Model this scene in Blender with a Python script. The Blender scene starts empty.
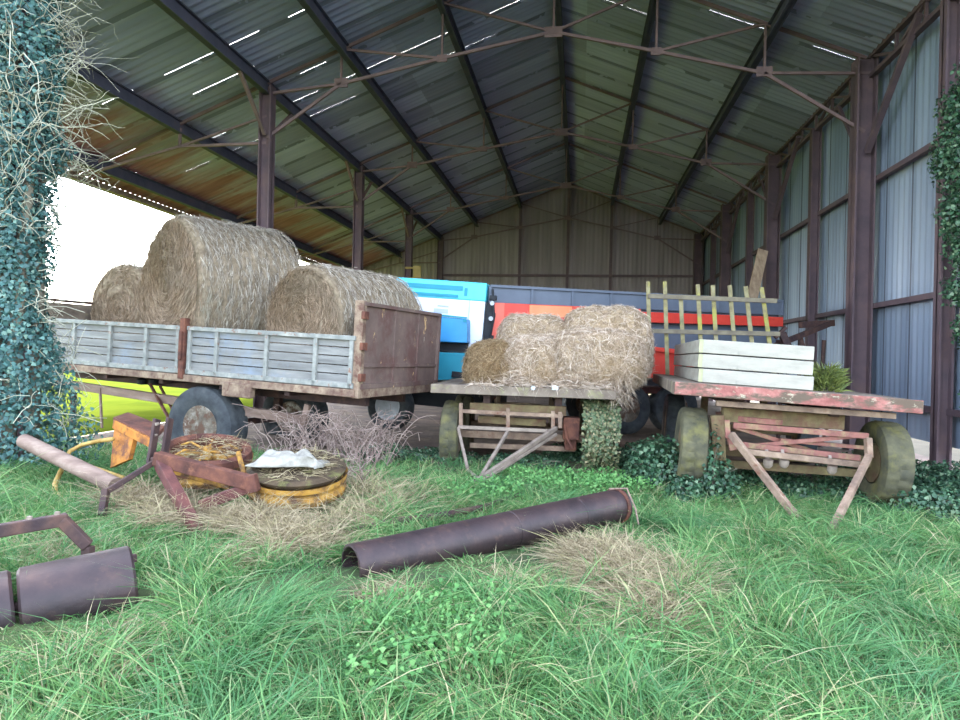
import bpy, bmesh, math, random
import numpy as np
from mathutils import Matrix, Vector, noise

random.seed(7)
rng = np.random.default_rng(11)
scene = bpy.context.scene
COL = scene.collection
rad = math.radians

# ---------------------------------------------------------------- camera
cam_data = bpy.data.cameras.new('camera')
cam = bpy.data.objects.new('camera', cam_data)
COL.objects.link(cam)
F = 700.0
cam_data.sensor_width = 36
cam_data.lens = F / 960 * 36
cam_data.clip_end = 600
CAMROT = (Matrix.Rotation(rad(8.1), 3, 'Z') @ Matrix.Rotation(rad(90 - .29), 3, 'X') @ Matrix.Rotation(rad(1.2), 3, 'Z'))
CAMLOC = Vector((0, 0, 1.5))
cam.matrix_world = Matrix.Translation(CAMLOC) @ CAMROT.to_4x4()
scene.camera = cam

def ray(px, py):
    return CAMROT @ Vector(((px - 480) / F, (360 - py) / F, -1))
def W(px, py, d):
    return CAMLOC + ray(px, py) * d

# ground height of the place: gentle fall to the right, small bumps
def gz(x, y):
    xs = max(-9.0, min(6.0, x))
    z = -.02 * xs if xs < 0 else -.012 * xs
    if y < 9.5:
        z += .02 * math.sin(1.7 * x + .6) * math.sin(1.3 * y) + .012 * math.sin(4.1 * x + 2.2 * y)
    return z
def G(px, py):
    r = ray(px, py); d = 4.0
    for _ in range(40):
        p = CAMLOC + r * d
        t = p.z - gz(p.x, p.y)
        d += t / max(.05, -r.z) * .7
    return CAMLOC + r * d

# ---------------------------------------------------------------- materials
def lin(h):
    h = h.lstrip('#')
    v = [int(h[i:i + 2], 16) / 255 for i in (0, 2, 4)]
    return tuple((a / 12.92 if a <= .04045 else ((a + .055) / 1.055) ** 2.4) for a in v) + (1,)

def newmat(name):
    m = bpy.data.materials.new(name); m.use_nodes = True
    nt = m.node_tree
    return m, nt, nt.nodes['Principled BSDF']

def ramp(nt, stops):
    r = nt.nodes.new('ShaderNodeValToRGB'); cr = r.color_ramp
    while len(cr.elements) < len(stops): cr.elements.new(.5)
    for e, (p, c) in zip(cr.elements, stops):
        e.position = p; e.color = lin(c)
    return r

def noise_node(nt, scale, stretch=(1, 1, 1), detail=8, rough=.6, dist=0.0, off=(0, 0, 0)):
    tc = nt.nodes.new('ShaderNodeTexCoord'); mp = nt.nodes.new('ShaderNodeMapping')
    mp.inputs['Scale'].default_value = stretch; mp.inputs['Location'].default_value = off
    nt.links.new(tc.outputs['Object'], mp.inputs['Vector'])
    n = nt.nodes.new('ShaderNodeTexNoise')
    n.inputs['Scale'].default_value = scale; n.inputs['Detail'].default_value = detail
    n.inputs['Roughness'].default_value = rough; n.inputs['Distortion'].default_value = dist
    nt.links.new(mp.outputs[0], n.inputs['Vector'])
    return n

def mixrgb(nt, fac, a, b):
    m = nt.nodes.new('ShaderNodeMix'); m.data_type = 'RGBA'
    for sock, v in ((m.inputs[0], fac), (m.inputs[6], a), (m.inputs[7], b)):
        if hasattr(v, 'is_linked') or hasattr(v, 'links'): nt.links.new(v, sock)
        else: sock.default_value = v
    return m.outputs[2]

def mottled(name, stops, scale=4, rough=.75, metal=0, stretch=(1, 1, 1), bump=.25, bscale=None, patch=None, detail=8, spec=.3):
    """stops: colour ramp over noise; patch=(colour, scale, lo, hi, stretch): a second coat (rust, moss, lime) over it"""
    m, nt, b = newmat(name)
    n = noise_node(nt, scale, stretch, detail)
    r = ramp(nt, stops); nt.links.new(n.outputs['Fac'], r.inputs[0])
    out = r.outputs[0]
    for k, p in enumerate(patch if isinstance(patch, list) else ([patch] if patch else [])):
        colr, ps, lo, hi, st = p
        n2 = noise_node(nt, ps, st, 10, .7, 0, (3.1 + k * 7, 1.7, 9.2))
        r2 = ramp(nt, [(lo, '#000000'), (hi, '#ffffff')]); nt.links.new(n2.outputs['Fac'], r2.inputs[0])
        out = mixrgb(nt, r2.outputs[0], out, lin(colr))
    nt.links.new(out, b.inputs['Base Color'])
    b.inputs['Roughness'].default_value = rough; b.inputs['Metallic'].default_value = metal
    b.inputs['Specular IOR Level'].default_value = spec
    if bump:
        n3 = noise_node(nt, bscale or scale * 5, stretch, 6)
        bp = nt.nodes.new('ShaderNodeBump'); bp.inputs['Strength'].default_value = bump; bp.inputs['Distance'].default_value = .02
        nt.links.new(n3.outputs['Fac'], bp.inputs['Height']); nt.links.new(bp.outputs[0], b.inputs['Normal'])
    return m

def blade_mat(name, stops, big=.6, transl=.35, patchcol=None, plo=.5, phi=.7, rough=.6):
    """colour per blade/leaf/straw (random per island) with larger patches of the plant's own colour"""
    m, nt, b = newmat(name)
    g = nt.nodes.new('ShaderNodeNewGeometry')
    r = ramp(nt, stops); nt.links.new(g.outputs['Random Per Island'], r.inputs[0])
    out = r.outputs[0]
    if patchcol:
        n = noise_node(nt, big, (1, 1, 1), 3)
        r2 = ramp(nt, [(plo, '#000000'), (phi, '#ffffff')]); nt.links.new(n.outputs['Fac'], r2.inputs[0])
        out = mixrgb(nt, r2.outputs[0], out, lin(patchcol))
    nt.links.new(out, b.inputs['Base Color'])
    b.inputs['Roughness'].default_value = rough; b.inputs['Specular IOR Level'].default_value = .35
    if transl:
        t = nt.nodes.new('ShaderNodeBsdfTranslucent'); nt.links.new(out, t.inputs['Color'])
        mx = nt.nodes.new('ShaderNodeMixShader'); mx.inputs[0].default_value = transl
        nt.links.new(b.outputs[0], mx.inputs[1]); nt.links.new(t.outputs[0], mx.inputs[2])
        nt.links.new(mx.outputs[0], nt.nodes['Material Output'].inputs['Surface'])
    return m

M = {}
M['steel'] = mottled('barn_steel', [(.3, '#50444a'), (.55, '#604f53'), (.8, '#715a54')], 3, .7, bump=.15)
M['steel_dark'] = mottled('barn_purlin', [(.3, '#3a3d4c'), (.6, '#484856'), (.85, '#5f5056')], 3, .8, bump=.15)
M['truss'] = mottled('truss_rust', [(.3, '#5f5052'), (.6, '#74605e'), (.85, '#846c66')], 3, .8, bump=.1)
M['rust'] = mottled('rust', [(.3, '#3d2622'), (.5, '#5d3a30'), (.75, '#7c4f3c')], 6, .8, patch=('#8a5b44', 9, .55, .75, (1, 1, 1)))
M['rust_red'] = mottled('rust_red', [(.3, '#452a2a'), (.55, '#623b36'), (.8, '#7a4e44')], 6, .75)
M['rust_dark'] = mottled('rust_dark', [(.3, '#30252a'), (.55, '#4a3733'), (.8, '#6a4b40')], 7, .7)
M['roller'] = mottled('roller_rust', [(.3, '#281f22'), (.5, '#392b2c'), (.75, '#4c3935')], 4, .5, metal=.25, bump=.2, patch=('#5c443a', 7, .55, .8, (1, 1, 1)), spec=.5)
M['tailgate'] = mottled('tailgate_rust', [(.3, '#5c4c46'), (.55, '#6c5a53'), (.8, '#7d6a60')], 3, .8, patch=[('#5f4540', 2, .5, .62, (1, 1, 1)), ('#c9a878', 6, .62, .68, (1, 1, .6))])
M['paintwood'] = mottled('grey_painted_wood', [(.25, '#5f5e5c'), (.5, '#7a7976'), (.8, '#979590')], 3, .85, stretch=(.5, 4, 4), patch=[('#7c8691', .9, .54, .7, (1, 1, 1)), ('#7c6558', 6, .63, .72, (.4, 3, 5))], bump=.35)
M['paintframe'] = mottled('pale_chipped_paint', [(.3, '#70726f'), (.55, '#8b8c86'), (.8, '#aeaa9f')], 9, .8, patch=('#7b5442', 12, .58, .66, (1, 1, 1)))
M['sillrust'] = mottled('sill_rust', [(.3, '#5c463e'), (.5, '#84705f'), (.75, '#a8967e')], 6, .85, patch=('#60443a', 8, .5, .65, (1, 1, 1)))
M['palebeam'] = mottled('pale_weathered_beam', [(.3, '#655249'), (.55, '#857064'), (.8, '#a09082')], 4, .85, stretch=(.5, 2, 2))
M['deckwood'] = mottled('deck_wood', [(.3, '#5c5148'), (.55, '#7d7063'), (.8, '#a3978a')], 4, .9, patch=('#8b8a5e', 4, .55, .75, (1, 1, 1)))
M['pinkpaint'] = mottled('faded_red_paint', [(.25, '#5a403a'), (.42, '#83504a'), (.6, '#a06a62'), (.85, '#ad968a')], 7, .85, patch=[('#5e5044', 2.6, .47, .56, (1, 1, 2.5)), ('#a8a08a', 6, .57, .64, (1, 1, 2))])
M['pinkmetal'] = mottled('faded_red_metal', [(.3, '#6a4642'), (.55, '#87584f'), (.8, '#9c786a')], 6, .75, patch=('#8a7d5a', 6, .5, .68, (1, 1, 1)))
M['mossmetal'] = mottled('mossy_metal', [(.3, '#544834'), (.55, '#726548'), (.8, '#8b7d58')], 6, .85, patch=('#664c3c', 6, .46, .62, (1, 1, 1)))
M['tanmetal'] = mottled('tan_metal', [(.3, '#5f4e45'), (.55, '#86705f'), (.8, '#a8937e')], 6, .85, patch=('#6a4434', 8, .55, .7, (1, 1, 1)))
M['palebar'] = mottled('pale_bar', [(.3, '#6c5e54'), (.6, '#8c7e72'), (.85, '#a39789')], 8, .75)
M['rubber'] = mottled('old_rubber', [(.3, '#2d3034'), (.55, '#43474a'), (.8, '#5b5c58')], 5, .85, bump=.2)
M['rubber_pale'] = mottled('weathered_rubber', [(.3, '#3a3a32'), (.55, '#55523f'), (.8, '#726b50')], 5, .9, bump=.2, patch=('#6f6a3c', 3, .5, .7, (1, 1, 1)))
M['rim'] = mottled('flaked_rim', [(.3, '#3e3731'), (.5, '#6c6255'), (.72, '#b4afa4')], 5, .7, patch=('#5a4234', 7, .48, .56, (1, 1, 1)))
M['rim_white'] = mottled('pale_rim', [(.3, '#9aa0a8'), (.7, '#c6ccd4')], 5, .5)
M['disctop'] = mottled('disc_top', [(.3, '#33291f'), (.55, '#4e4030'), (.8, '#6b5a40')], 7, .85, patch=('#6a6a3c', 5, .52, .66, (1, 1, 1)))
M['yellow'] = mottled('machine_yellow', [(.3, '#7a5628'), (.5, '#a87c34'), (.8, '#bd964c')], 6, .75, patch=('#584030', 6, .44, .58, (1, 1, 1)))
M['yellowpipe'] = mottled('yellow_pipe', [(.3, '#8a6c34'), (.6, '#ab8e50'), (.85, '#bba670')], 8, .6)
M['orange'] = mottled('machine_orange', [(.3, '#8a5428'), (.55, '#b0722e'), (.8, '#bf8a42')], 5, .7, patch=('#67422f', 6, .48, .62, (1, 1, 1)))
M['rag'] = mottled('white_rag', [(.3, '#6f6b62'), (.5, '#8c887e'), (.7, '#a5a298')], 9, .9)
M['whiteboard'] = mottled('white_panel_paint', [(.25, '#87837a'), (.5, '#9a968a'), (.8, '#aaa69a')], 3, .8, stretch=(1, 1, 3), patch=[('#7d7d74', 9, .6, .72, (1, 1, 1))], bump=.2)
M['mosswhite'] = mottled('moss_edge', [(.3, '#8c8b68'), (.7, '#a5a486')], 6, .9)
M['slat'] = mottled('mossy_slat', [(.3, '#6c634c'), (.55, '#8a8262'), (.8, '#9c9680')], 6, .9, patch=('#9a9448', 2.2, .5, .62, (1, 1, 1)))
M['slatrail'] = mottled('rack_rail', [(.3, '#5c544a'), (.6, '#7c7462'), (.85, '#938c64')], 5, .9)
M['plank'] = mottled('bare_plank', [(.3, '#8a7460'), (.6, '#ab947c'), (.85, '#c2ae98')], 4, .85, stretch=(4, 4, .6))
M['red'] = mottled('machine_red', [(.3, '#c8392e'), (.7, '#dd4a3a')], 2, .45, bump=0, spec=.5)
M['redpale'] = mottled('machine_red_faded', [(.3, '#de5f50'), (.7, '#ea7464')], 2, .5, bump=0)
M['orangepatch'] = mottled('orange_plate', [(.3, '#d9825a'), (.7, '#e59a72')], 2, .5, bump=0)
M['greypanel'] = mottled('dark_grey_sheet', [(.3, '#565e6c'), (.7, '#666e7c')], 2, .55, bump=.05)
M['turq'] = mottled('turquoise_paint', [(.3, '#3fb6cf'), (.7, '#55c8de')], 2, .45, bump=0, spec=.5)
M['turqd'] = mottled('deep_turquoise', [(.3, '#1f7f97'), (.7, '#2a8fa6')], 2, .5, bump=0)
M['white'] = mottled('machine_white', [(.3, '#d4dbe6'), (.7, '#e2e8f0')], 2, .5, bump=0)
M['blue'] = mottled('machine_blue', [(.3, '#2c86c4'), (.7, '#3b98d4')], 2, .45, bump=0, spec=.5)
M['decal'] = mottled('grey_decal', [(.3, '#a9b0c4'), (.7, '#b9c0d2')], 2, .5, bump=0)
M['black'] = mottled('black_plastic', [(.3, '#15181e'), (.7, '#22262c')], 4, .6, bump=0)
M['bark'] = mottled('bark', [(.3, '#4b4640'), (.7, '#77705f')], 6, .9)
M['bleach'] = blade_mat('bare_vine', [(0, '#8c8a78'), (.5, '#a6a48e'), (1, '#bab6a2')], transl=0)
M['plate'] = mottled('yellow_plate', [(.3, '#8c7a4c'), (.7, '#a39060')], 4, .6, bump=0)
M['soil'] = mottled('soil_under_grass', [(.3, '#2f3a28'), (.6, '#46532f'), (.85, '#5c5a3c')], 2, .95, bump=.4)
M['dirt'] = mottled('barn_dirt', [(.3, '#4a3c34'), (.55, '#66544a'), (.8, '#80695a')], 1.5, .95, bump=.4, patch=('#8f7a62', 3, .55, .75, (1, 1, 1)))
M['field'] = mottled('sunlit_field', [(.3, '#4c5a1e'), (.55, '#5a6622'), (.8, '#666e2a')], .8, 1.0, bump=.3, bscale=6, spec=0, patch=('#3f5426', .35, .55, .75, (1, 1, 1)))

M['dryfield'] = mottled('dry_field', [(.3, '#453f31'), (.55, '#524b3b'), (.8, '#5e5746')], 3, .95, bump=.4)
M['grass'] = blade_mat('grass_blades', [(0, '#3f6a3e'), (.3, '#558249'), (.6, '#6a9456'), (.82, '#82a464'), (.92, '#a5a274'), (1, '#b5a988')], big=.9, patchcol='#4c8052', plo=.5, phi=.72)
M['weed'] = blade_mat('weed_leaves', [(0, '#4a7c42'), (.5, '#5f9350'), (1, '#7aa862')], transl=.3)
M['dry'] = blade_mat('dry_grass', [(0, '#7c6d56'), (.4, '#998a6d'), (.8, '#b5a686'), (1, '#9c9668')], transl=.2)
M['bramble'] = blade_mat('dry_bramble', [(0, '#6a5852'), (.5, '#8a756c'), (1, '#a8958a')], transl=0)
M['ivy'] = blade_mat('ivy_leaves', [(0, '#26402f'), (.4, '#34533c'), (.8, '#466849'), (1, '#74886a')], transl=.15, rough=.4)
M['ivy_blue'] = blade_mat('old_ivy_leaves', [(0, '#30504e'), (.4, '#3f625f'), (.8, '#527a74'), (1, '#7a9686')], transl=.15, rough=.4)
M['ivy_dry'] = blade_mat('ivy_on_tyre', [(0, '#41583c'), (.4, '#5c6c4c'), (.75, '#7c7e5c'), (1, '#9a8e6c')], transl=.15, rough=.5)
M['conifer'] = blade_mat('yellow_green_sprig', [(0, '#4e5c34'), (.5, '#6d7a40'), (1, '#8c9452')], transl=.15)
M['straw'] = blade_mat('straw', [(0, '#806e5a'), (.3, '#ac9680'), (.6, '#c8b39e'), (.9, '#dac9b7'), (1, '#e4d8ca')], big=1.2, transl=.15, patchcol='#a58655', plo=.56, phi=.8)
M['straw_brown'] = blade_mat('brown_hay', [(0, '#6c5740'), (.5, '#917858'), (1, '#b09a78')], transl=.1)
M['hay_grey'] = blade_mat('weathered_hay', [(0, '#776b5e'), (.4, '#978c7e'), (.8, '#b2a89a'), (1, '#c4bcae')], big=1.0, transl=.1, patchcol='#9a9484', plo=.52, phi=.75)
M['hay_face'] = blade_mat('bale_end_hay', [(0, '#685643'), (.4, '#8a745c'), (.8, '#a79078'), (1, '#bca68e')], big=1.4, transl=.1, patchcol='#8c7c68', plo=.5, phi=.75)
M['haycore'] = mottled('hay_core', [(.3, '#665848'), (.55, '#877864'), (.8, '#a2937e')], 14, .95, bump=.6)
M['strawcore'] = mottled('straw_core', [(.3, '#7a6850'), (.55, '#a08c70'), (.8, '#bca888')], 16, .95, bump=.6)
M['browncore'] = mottled('brown_core', [(.3, '#5a432c'), (.55, '#7c6040'), (.8, '#977a54')], 16, .95, bump=.6)

def roof_material():
    m, nt, b = newmat('roof_sheets')
    n = noise_node(nt, 1.2, (.12, 2.2, .12), 8, .7)
    r = ramp(nt, [(.25, '#8d93b0'), (.45, '#9ba2be'), (.62, '#a8afc8'), (.85, '#b8bccb')])
    nt.links.new(n.outputs['Fac'], r.inputs[0])
    # each sheet weathered a little differently, broken darker bands along the laps
    tc0 = nt.nodes.new('ShaderNodeTexCoord'); sp0 = nt.nodes.new('ShaderNodeSeparateXYZ'); nt.links.new(tc0.outputs['Object'], sp0.inputs[0])
    def mth(op, a, b_=None):
        q = nt.nodes.new('ShaderNodeMath'); q.operation = op
        for i, v in enumerate((a, b_)):
            if v is None: continue
            if isinstance(v, (int, float)): q.inputs[i].default_value = v
            else: nt.links.new(v, q.inputs[i])
        return q.outputs[0]
    cy_ = mth('DIVIDE', mth('SUBTRACT', sp0.outputs['Y'], 7.2), .95); cx_ = mth('DIVIDE', sp0.outputs['X'], 4.0)
    cmb = nt.nodes.new('ShaderNodeCombineXYZ'); nt.links.new(mth('FLOOR', cy_), cmb.inputs[0]); nt.links.new(mth('FLOOR', cx_), cmb.inputs[1])
    wn = nt.nodes.new('ShaderNodeTexWhiteNoise'); wn.noise_dimensions = '2D'; nt.links.new(cmb.outputs[0], wn.inputs['Vector'])
    rw = ramp(nt, [(0, '#d0d0d0'), (.5, '#e8e8e8'), (1, '#ffffff')]); nt.links.new(wn.outputs['Value'], rw.inputs[0])
    ml = nt.nodes.new('ShaderNodeMix'); ml.data_type = 'RGBA'; ml.blend_type = 'MULTIPLY'; ml.inputs[0].default_value = 1
    nt.links.new(r.outputs[0], ml.inputs[6]); nt.links.new(rw.outputs[0], ml.inputs[7])
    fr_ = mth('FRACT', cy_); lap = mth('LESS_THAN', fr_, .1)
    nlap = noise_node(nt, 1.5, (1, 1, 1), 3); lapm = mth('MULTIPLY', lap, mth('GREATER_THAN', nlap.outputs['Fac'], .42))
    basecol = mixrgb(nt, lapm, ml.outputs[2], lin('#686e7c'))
    # reddish rust low down on the lean-to side
    tc = nt.nodes.new('ShaderNodeTexCoord'); sp = nt.nodes.new('ShaderNodeSeparateXYZ'); nt.links.new(tc.outputs['Object'], sp.inputs[0])
    mr = nt.nodes.new('ShaderNodeMapRange'); mr.inputs[1].default_value = -6.3; mr.inputs[2].default_value = -10.5
    nt.links.new(sp.outputs['X'], mr.inputs[0])
    n2 = noise_node(nt, .9, (.35, 1.6, .35), 8, .65, 0, (5, 2, 0))
    ad = nt.nodes.new('ShaderNodeMath'); ad.operation = 'MULTIPLY'; nt.links.new(mr.outputs[0], ad.inputs[0]); nt.links.new(n2.outputs['Fac'], ad.inputs[1])
    r2 = ramp(nt, [(.2, '#000000'), (.4, '#ffffff')]); nt.links.new(ad.outputs[0], r2.inputs[0])
    n4 = noise_node(nt, 2, (.3, 2, .3), 6)
    r4 = ramp(nt, [(.35, '#74464c'), (.55, '#8a5c60'), (.8, '#9a8c94')]); nt.links.new(n4.outputs['Fac'], r4.inputs[0])
    out = mixrgb(nt, r2.outputs[0], basecol, r4.outputs[0])
    nt.links.new(out, b.inputs['Base Color']); b.inputs['Roughness'].default_value = .75
    return m
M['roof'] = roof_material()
M['wallsheet'] = mottled('galvanised_wall', [(.25, '#7f8c9e'), (.5, '#94a2b4'), (.8, '#aab6c4')], 1.0, .55, metal=.15, stretch=(3, 3, .12), patch=[('#c3ccd6', 2.2, .62, .75, (4, 4, .25)), ('#7d7568', 1.1, .6, .8, (2, 2, .3))], bump=.05)
M['gable'] = mottled('gable_sheets', [(.25, '#706768'), (.5, '#8a8080'), (.8, '#a09694')], 1.0, .8, stretch=(3, 3, .15), bump=.05)

def sheet_tones(m, origin, width, rows):
    """each wall sheet weathered a little differently, with a dark line along its lap"""
    nt = m.node_tree; b = nt.nodes['Principled BSDF']; src = b.inputs['Base Color'].links[0].from_socket
    def mth(op, a, b_=None):
        q = nt.nodes.new('ShaderNodeMath'); q.operation = op
        for i, v in enumerate((a, b_)):
            if v is None: continue
            if isinstance(v, (int, float)): q.inputs[i].default_value = v
            else: nt.links.new(v, q.inputs[i])
        return q.outputs[0]
    tc = nt.nodes.new('ShaderNodeTexCoord'); sp = nt.nodes.new('ShaderNodeSeparateXYZ'); nt.links.new(tc.outputs['Object'], sp.inputs[0])
    cy = mth('DIVIDE', mth('SUBTRACT', sp.outputs['Y'], origin), width); cz = mth('DIVIDE', mth('SUBTRACT', sp.outputs['Z'], rows[0]), rows[1])
    cm = nt.nodes.new('ShaderNodeCombineXYZ'); nt.links.new(mth('FLOOR', cy), cm.inputs[0]); nt.links.new(mth('FLOOR', cz), cm.inputs[1])
    wn = nt.nodes.new('ShaderNodeTexWhiteNoise'); wn.noise_dimensions = '2D'; nt.links.new(cm.outputs[0], wn.inputs['Vector'])
    r = ramp(nt, [(0, '#d6dade'), (.5, '#eceef0'), (1, '#ffffff')]); nt.links.new(wn.outputs['Value'], r.inputs[0])
    ml = nt.nodes.new('ShaderNodeMix'); ml.data_type = 'RGBA'; ml.blend_type = 'MULTIPLY'; ml.inputs[0].default_value = 1
    nt.links.new(src, ml.inputs[6]); nt.links.new(r.outputs[0], ml.inputs[7])
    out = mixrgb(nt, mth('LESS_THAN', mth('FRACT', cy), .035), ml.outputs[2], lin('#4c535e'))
    nt.links.new(out, b.inputs['Base Color'])
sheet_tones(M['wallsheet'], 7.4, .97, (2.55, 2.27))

# ---------------------------------------------------------------- mesh helpers
class MB:
    def __init__(s): s.v = []; s.f = []
    def add(s, vs, fs):
        o = len(s.v); s.v += [tuple(p) for p in vs]; s.f += [tuple(i + o for i in q) for q in fs]; return s
    def box(s, c, size, R=None):
        hx, hy, hz = size[0] / 2, size[1] / 2, size[2] / 2
        vs = [Vector((x, y, z)) for x in (-hx, hx) for y in (-hy, hy) for z in (-hz, hz)]
        if R is not None: vs = [R @ p for p in vs]
        vs = [p + Vector(c) for p in vs]
        return s.add(vs, [(0, 1, 3, 2), (4, 6, 7, 5), (0, 4, 5, 1), (2, 3, 7, 6), (0, 2, 6, 4), (1, 5, 7, 3)])
    def bar(s, a, b, w, h, up=(0, 0, 1)):
        a, b = Vector(a), Vector(b); d = (b - a); L = d.length; d.normalize()
        x = d.cross(Vector(up))
        if x.length < 1e-3: x = d.cross(Vector((0, 1, 0)))
        x.normalize(); z = x.cross(d)
        return s.box((a + b) / 2, (w, L, h), Matrix((x, d, z)).transposed())
    def ibeam(s, a, b, w, h, t=.02, up=(0, 0, 1)):
        a, b = Vector(a), Vector(b); d = (b - a).normalized()
        x = d.cross(Vector(up))
        if x.length < 1e-3: x = d.cross(Vector((0, 1, 0)))
        x.normalize(); z = x.cross(d)
        s.bar(a, b, t, h, up)
        for k in (-1, 1): s.bar(a + z * k * (h / 2 - t / 2), b + z * k * (h / 2 - t / 2), w, t, up)
        return s
    def tube(s, pts, r, n=8, cap=True):
        pts = [Vector(p) for p in pts]; N = len(pts)
        rs = r if hasattr(r, '__len__') else [r] * N
        o = len(s.v); prev = None
        for i, p in enumerate(pts):
            d = (pts[min(i + 1, N - 1)] - pts[max(i - 1, 0)]).normalized()
            if prev is None:
                x = d.orthogonal().normalized()
            else:
                x = prev - d * prev.dot(d)
                x = x.normalized() if x.length > 1e-6 else d.orthogonal().normalized()
            prev = x; y = d.cross(x)
            for k in range(n):
                a = 2 * math.pi * k / n
                s.v.append(tuple(p + (x * math.cos(a) + y * math.sin(a)) * rs[i]))
        for i in range(N - 1):
            for k in range(n):
                s.f.append((o + i * n + k, o + i * n + (k + 1) % n, o + (i + 1) * n + (k + 1) % n, o + (i + 1) * n + k))
        if cap:
            s.f.append(tuple(o + k for k in reversed(range(n)))); s.f.append(tuple(o + (N - 1) * n + k for k in range(n)))
        return s
    def lathe(s, prof, origin, axis, n=40, fn=None, closed=False):
        """prof: (radius, along axis); fn(i, k, r) may change a radius"""
        ax = Vector(axis).normalized(); x = ax.orthogonal().normalized(); y = ax.cross(x); origin = Vector(origin)
        o = len(s.v); P = len(prof)
        for i, (r, h) in enumerate(prof):
            for k in range(n):
                a = 2 * math.pi * k / n
                rr = fn(i, k, r) if fn else r
                s.v.append(tuple(origin + ax * h + (x * math.cos(a) + y * math.sin(a)) * rr))
        for i in range(P if closed else P - 1):
            j = (i + 1) % P
            for k in range(n):
                s.f.append((o + i * n + k, o + i * n + (k + 1) % n, o + j * n + (k + 1) % n, o + j * n + k))
        if not closed:
            if prof[0][0] > 1e-6: s.f.append(tuple(o + k for k in reversed(range(n))))
            if prof[-1][0] > 1e-6: s.f.append(tuple(o + (P - 1) * n + k for k in range(n)))
        return s
    def build(s, name, mat, parent=None, world=False, smooth=False, bevel=0):
        me = bpy.data.meshes.new(name)
        vs = s.v
        if world and parent is not None:
            inv = MW[root_of(parent).name].inverted(); vs = [tuple(inv @ Vector(p)) for p in vs]
        me.from_pydata(vs, [], s.f)
        bm = bmesh.new(); bm.from_mesh(me); bmesh.ops.recalc_face_normals(bm, faces=bm.faces); bm.to_mesh(me); bm.free()
        me.materials.append(mat if not isinstance(mat, str) else M[mat])
        o = bpy.data.objects.new(name, me); COL.objects.link(o)
        if parent is not None: o.parent = parent
        if smooth:
            me.polygons.foreach_set('use_smooth', [True] * len(me.polygons))
            if smooth == 'auto':
                me.set_sharp_from_angle(angle=rad(35))
        if bevel:
            md = o.modifiers.new('bevel', 'BEVEL'); md.width = bevel; md.segments = 2; md.limit_method = 'ANGLE'
        MW.setdefault(o.name, Matrix())
        return o

MW = {}
def root_of(o):
    while o.parent is not None: o = o.parent
    return o
def tag(o, label=None, cat=None, group=None, kind=None):
    if label: o['label'] = label
    if cat: o['category'] = cat
    if group: o['group'] = group
    if kind: o['kind'] = kind
    return o
def thing(name, label, cat, mat4=None, loc=(0, 0, 0), group=None):
    o = bpy.data.objects.new(name, None); COL.objects.link(o)
    m = mat4 if mat4 is not None else Matrix.Translation(Vector(loc))
    o.location = m.to_translation(); o.rotation_euler = m.to_euler(); MW[o.name] = m.copy()
    o.empty_display_size = .2
    return tag(o, label, cat, group)

def mesh_np(name, V, faces_by_size, mat, parent=None, world=True, smooth=False):
    """V (N,3); faces_by_size: list of (K,n) index arrays"""
    V = np.asarray(V, np.float32)
    if world and parent is not None:
        inv = np.array(MW[root_of(parent).name].inverted()); V = V @ inv[:3, :3].T.astype(np.float32) + inv[:3, 3].astype(np.float32)
    me = bpy.data.meshes.new(name)
    me.vertices.add(len(V)); me.vertices.foreach_set('co', V.ravel())
    nl = sum(f.size for f in faces_by_size); nf = sum(len(f) for f in faces_by_size)
    me.loops.add(nl); me.polygons.add(nf)
    me.loops.foreach_set('vertex_index', np.concatenate([f.ravel() for f in faces_by_size]).astype(np.int32))
    tot = np.concatenate([np.full(len(f), f.shape[1]) for f in faces_by_size]).astype(np.int32)
    st = np.concatenate([[0], np.cumsum(tot)[:-1]]).astype(np.int32)
    me.polygons.foreach_set('loop_start', st); me.polygons.foreach_set('loop_total', tot)
    if smooth: me.polygons.foreach_set('use_smooth', np.ones(nf, bool))
    me.update(calc_edges=True); me.validate()
    me.materials.append(M[mat] if isinstance(mat, str) else mat)
    o = bpy.data.objects.new(name, me); COL.objects.link(o)
    if parent is not None: o.parent = parent
    MW.setdefault(o.name, Matrix())
    return o

def unit(a): return a / np.maximum(1e-9, np.linalg.norm(a, axis=1, keepdims=True))

def blades(base, dirv, length, width, bend, segs=3):
    """ribbons from base along dirv, curving by bend (N,3)*length; returns verts, [quads, tris]"""
    N = len(base); length = length[:, None]; width = width[:, None]
    side = unit(np.cross(dirv, rng.normal(size=(N, 3))))
    rows = []
    for k in range(segs + 1):
        t = k / segs
        p = base + dirv * length * t + bend * length * t * t
        if k < segs:
            w = width * (1 - .55 * t)
            rows += [p - side * w, p + side * w]
        else: rows.append(p)
    V = np.stack(rows, 1).reshape(-1, 3); n = 2 * segs + 1
    i0 = (np.arange(N) * n)[:, None]
    quads = [i0 + np.array([[2 * k, 2 * k + 1, 2 * k + 3, 2 * k + 2]]) for k in range(segs - 1)]
    tris = i0 + np.array([[2 * segs - 2, 2 * segs - 1, 2 * segs]])
    fs = ([np.concatenate(quads)] if quads else []) + [tris]
    return V, fs

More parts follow.
